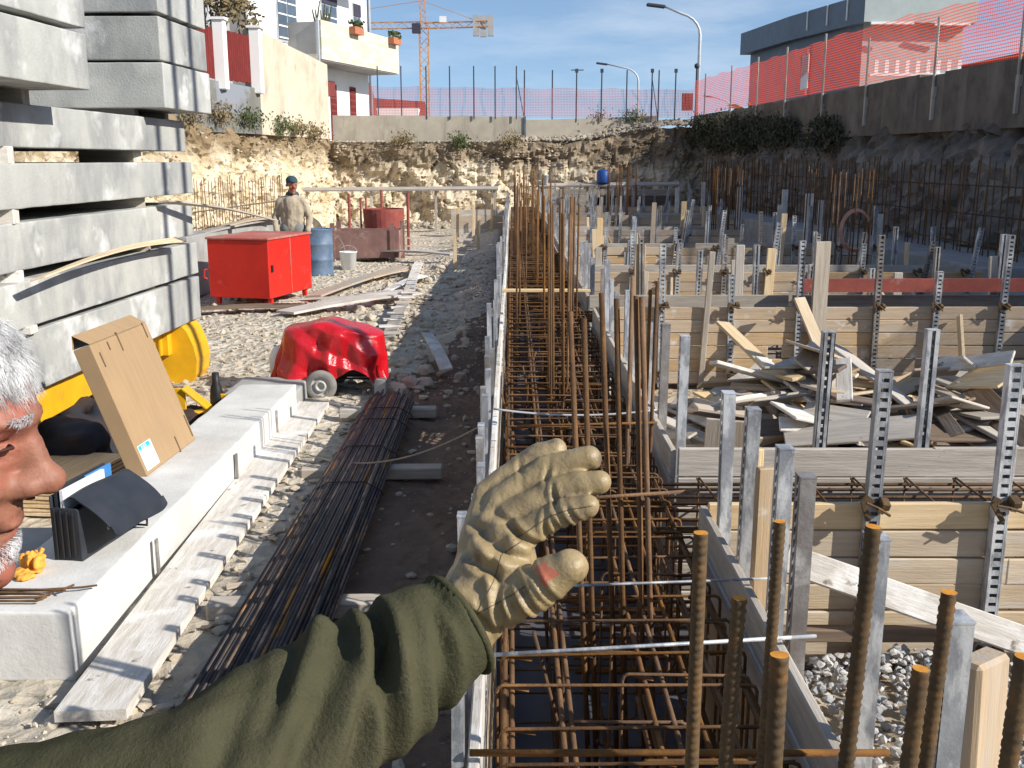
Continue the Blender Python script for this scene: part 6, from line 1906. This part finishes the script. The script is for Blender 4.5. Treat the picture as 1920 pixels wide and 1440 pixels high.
def glove_fn(p, n):
    ax = V((.6, 0, .8))
    a = p.dot(ax)
    w = .0012 * mn.noise(p * 60) + .0015 * mn.noise(p * 28) + crease(p, n, GC)
    return p + n * w
gl = remesh(bg, .0023, 1, glove_fn)
gl.materials.append(MATS['glove']); gl.materials.append(MATS['glove_patch'])
tc_ = V((.030, .876, 1.726))
gl.polygons.foreach_set('material_index', [1 if (V(q.center) - tc_).length < .0105 + .006 * mn.noise(V(q.center) * 120) else 0 for q in gl.polygons])
link('leather_glove', gl, None, man)
# stitched seams laid on the leather
from mathutils.bvhtree import BVHTree
bvh = BVHTree.FromPolygons([v.co for v in gl.vertices], [tuple(p.vertices) for p in gl.polygons])
eye_ = V((0, 0, CAMZ))
def seam(pts, n=26):
    P = [V(p) for p in pts]; out = []
    for i in range(n + 1):
        t = i / n * (len(P) - 1); k = min(int(t), len(P) - 2); q = P[k].lerp(P[k + 1], t - k)
        d = (q - eye_).normalized(); hit = bvh.ray_cast(eye_, d)
        if hit[0] is not None: out.append(hit[0] - d * .0004)
    if len(out) > 3: MB().tube(out, .0005, 5).build('glove_seam', 'glove_thread', man, True)
seam([fing[0][0][0] + V((-.004, 0, -.004)), fing[0][0][1] + V((0, 0, .002)), fing[0][0][2] + V((0, 0, .002)), fing[0][0][3] + V((.006, 0, .001))])
seam([th[0] + V((-.012, 0, -.012)), th[1] + V((-.010, 0, .000)), th[1] + V((.004, 0, .010))])
seam([WR + V((.004, 0, -.006)), V((-.018, .92, 1.70)), V((-.010, .92, 1.728)), V((.010, .92, 1.742))])

# hair: short strands combed back, and stubble
def strands(name, n, pick, length, r, m, seed, parent, lift=.55):
    rr = random.Random(seed); b = MB(); got = 0; tries = 0
    while got < n and tries < n * 30:
        tries += 1
        th_, ph_ = math.acos(rr.uniform(-1, 1)), rr.uniform(0, 2 * math.pi)
        d = V((math.sin(th_) * math.cos(ph_), math.sin(th_) * math.sin(ph_), math.cos(th_)))
        q = pick(d, rr)
        if q is None: continue
        p, nrm, flow = q
        L = length * rr.uniform(.6, 1.25); curl = rr.gauss(0, .12) + .5 * mn.noise(p * 45)
        pts = [p - nrm * .004]
        for k in range(1, 4):
            t = k / 3
            pts.append(p + (nrm * lift * (1 - .45 * t) + flow * (.8 * t + .1) + V((rr.gauss(0, .06), rr.gauss(0, .06), rr.gauss(0, .06))) + nrm.cross(flow) * curl * t) * L * t)
        b.tube([Mh @ v for v in pts], [r, r * .9, r * .7, r * .25], 3, cap=False)
        got += 1
    return b.build(name, m, parent, True)
def scalp(d, rr):
    c = V((-.012, 0, .050)); p = c + V((d.x * .099, d.y * .077, d.z * .084))
    if p.x > .05 and p.z < .060 + .012 * math.sin(p.y * 90): return None
    if p.z < .028 and p.x > .022 - (.028 - p.z) * .5: return None
    if p.z < -.045: return None
    n = V((d.x / .099, d.y / .077, d.z / .084)).normalized()
    fl = V((-.65, .1 * math.sin(p.x * 60), -.35 + .25 * math.sin(p.y * 50)))
    if p.x > .055: fl = V((.1, .25, -1))                 # fringe falling over the forehead
    fl = (fl - n * fl.dot(n)).normalized()
    return p, n, fl
strands('hair', 32000, scalp, .036, .00034, 'hair', 5, man, .32)
def stub(d, rr):
    if d.x < .0: return None
    c = V((.048, 0, -.094)); p = c + V((d.x * .046, d.y * .050, d.z * .047))
    if p.z > -.088 or p.x < .01: return None
    if rr.random() > .75: return None
    return p, d, (V((.2, 0, -1)) - d * V((.2, 0, -1)).dot(d)).normalized()
strands('stubble', 1500, stub, .0045, .00024, 'hair', 6, man)
def brow(d, rr):
    s = -1
    ay = rr.uniform(.012, .042); p = V((.086 + .021 * math.sqrt(max(0, 1 - (ay / .048) ** 2)) - .001, s * ay, .028 + rr.uniform(-.003, .005)))
    return p, V((1, 0, .3)).normalized(), V((0, s, -.1))
eb = strands('eyebrow', 130, brow, .008, .00030, 'hair', 7, man, .15); eb['kind'] = 'stuff'
for q in (-1, 1):
    MB().tube([Mh @ V((.0945 - .004 * abs(k - 2), q * (.018 + .0065 * k), .0035 + .0012 * math.sin(k * .8))) for k in range(5)], [.0008, .0017, .0019, .0016, .0007], 6).build('eyelid_line', 'lash', man, True)  # dark tubes drawn as the line of shade under the brow
    MB().tube([Mh @ V((.1085, q * .0085, -.0455)), Mh @ V((.101, q * .0105, -.047))], [.0028, .0024], 8).build('nostril', 'lash', man, True)
bcap = MB(); bcap.ball(Mh @ V((-.016, 0, .056)), (.103, .081, .083), Mh.to_3x3(), 24, 16)
hc_me = remesh(bcap, .006, 1)
link('hair_base', hc_me, 'hair', man)

# the man behind the tool box
m2 = thing('person', 'person in beige sweatshirt and dark cap standing behind the red tool box', 'person', (-3.64, 17.0, 0))
ox, oy = -3.64, 17.0
oz = gz(ox, oy)
def w(x, y, z): return V((ox + x, oy + y, oz + z))
Mh2 = Matrix.Translation(w(.02, -.03, 1.68)) @ Matrix.Rotation(R(-62), 4, 'Z')
b = MB(); head_shape(b, Mh2, 1.1)
chain(b, [w(0, 0, 1.48), w(.01, -.01, 1.60)], [.06, .055])
chain(b, [w(0, 0, .98), w(0, 0, 1.2), w(0, 0, 1.36)], [.09, .085, .09])
for s in (-1, 1):
    chain(b, [w(.17 * s, 0, 1.42), w(.285 * s, .01, 1.15), w(.265 * s, -.09, .92)], [.055, .043, .03])
    hx = w(.262 * s, -.11, .86)
    chain(b, [w(.265 * s, -.09, .93), hx], [.03, .035])
    for k in range(4): chain(b, [hx + V((-.022 * s + .015 * k * s, -.01, -.02)), hx + V((-.025 * s + .016 * k * s, -.025, -.065)), hx + V((-.026 * s + .016 * k * s, -.015, -.10 + .008 * abs(k - 1)))], [.012, .010, .008], 8)
    chain(b, [hx + V((-.03 * s, -.01, .0)), hx + V((-.05 * s, -.03, -.05))], [.013, .010], 8)
    chain(b, [w(.10 * s, 0, .95), w(.11 * s, 0, .5), w(.11 * s, .03, .09)], [.09, .06, .043])
    chain(b, [w(.11 * s, .03, .045), w(.12 * s, -.13, .035)], [.042, .035])
link('body', remesh(b, .0085, 1), 'skin', m2)
b = MB()
chain(b, [w(0, 0, .97), w(0, 0, 1.2), w(0, 0, 1.38)], [.145, .14, .15])
for x in (-.085, .085): chain(b, [w(x, 0, .97), w(x * 1.15, 0, 1.36)], [.105, .115])
chain(b, [w(-.17, 0, 1.405), w(0, 0, 1.46), w(.17, 0, 1.405)], [.08, .085, .08])
for s in (-1, 1): chain(b, [w(.19 * s, 0, 1.40), w(.285 * s, .01, 1.15), w(.265 * s, -.085, .95)], [.074, .060, .047])
link('sweatshirt', remesh(b, .012, 2, lambda p, n: p + n * (.012 * mn.noise(p * 9) + .006 * mn.noise(p * 22))), 'sweater', m2)
b = MB(); chain(b, [w(0, .01, 1.50), w(.005, .005, 1.555)], [.082, .070]); chain(b, [w(-.06, .07, 1.52), w(.06, .07, 1.52)], [.055, .055])
link('collar', remesh(b, .012, 1), 'cap', m2)
b = MB(); chain(b, [w(-.08, 0, .97), w(.08, 0, .97)], [.14, .14])
for s in (-1, 1): chain(b, [w(.10 * s, 0, .95), w(.115 * s, 0, .5), w(.115 * s, .02, .10)], [.115, .085, .075])
link('trousers', remesh(b, .014, 2), 'trousers', m2)
b = MB(); b.ball(Mh2 @ V((-.004, 0, .068)), (.118, .096, .086), Mh2.to_3x3(), 20, 12)
chain(b, [Mh2 @ V((.07, -.03, .055)), Mh2 @ V((.14, 0, .048)), Mh2 @ V((.07, .03, .055))], [.012, .011, .012])
b.ball(Mh2 @ V((.10, 0, .052)), (.055, .055, .010), Mh2.to_3x3(), 16, 8)
link('cap', remesh(b, .009, 2), 'cap', m2)
for s in (-1, 1):
    b = MB(); chain(b, [w(.115 * s, .05, .05), w(.125 * s, -.12, .04)], [.055, .045]); link('boot', remesh(b, .014, 1), 'black', m2)
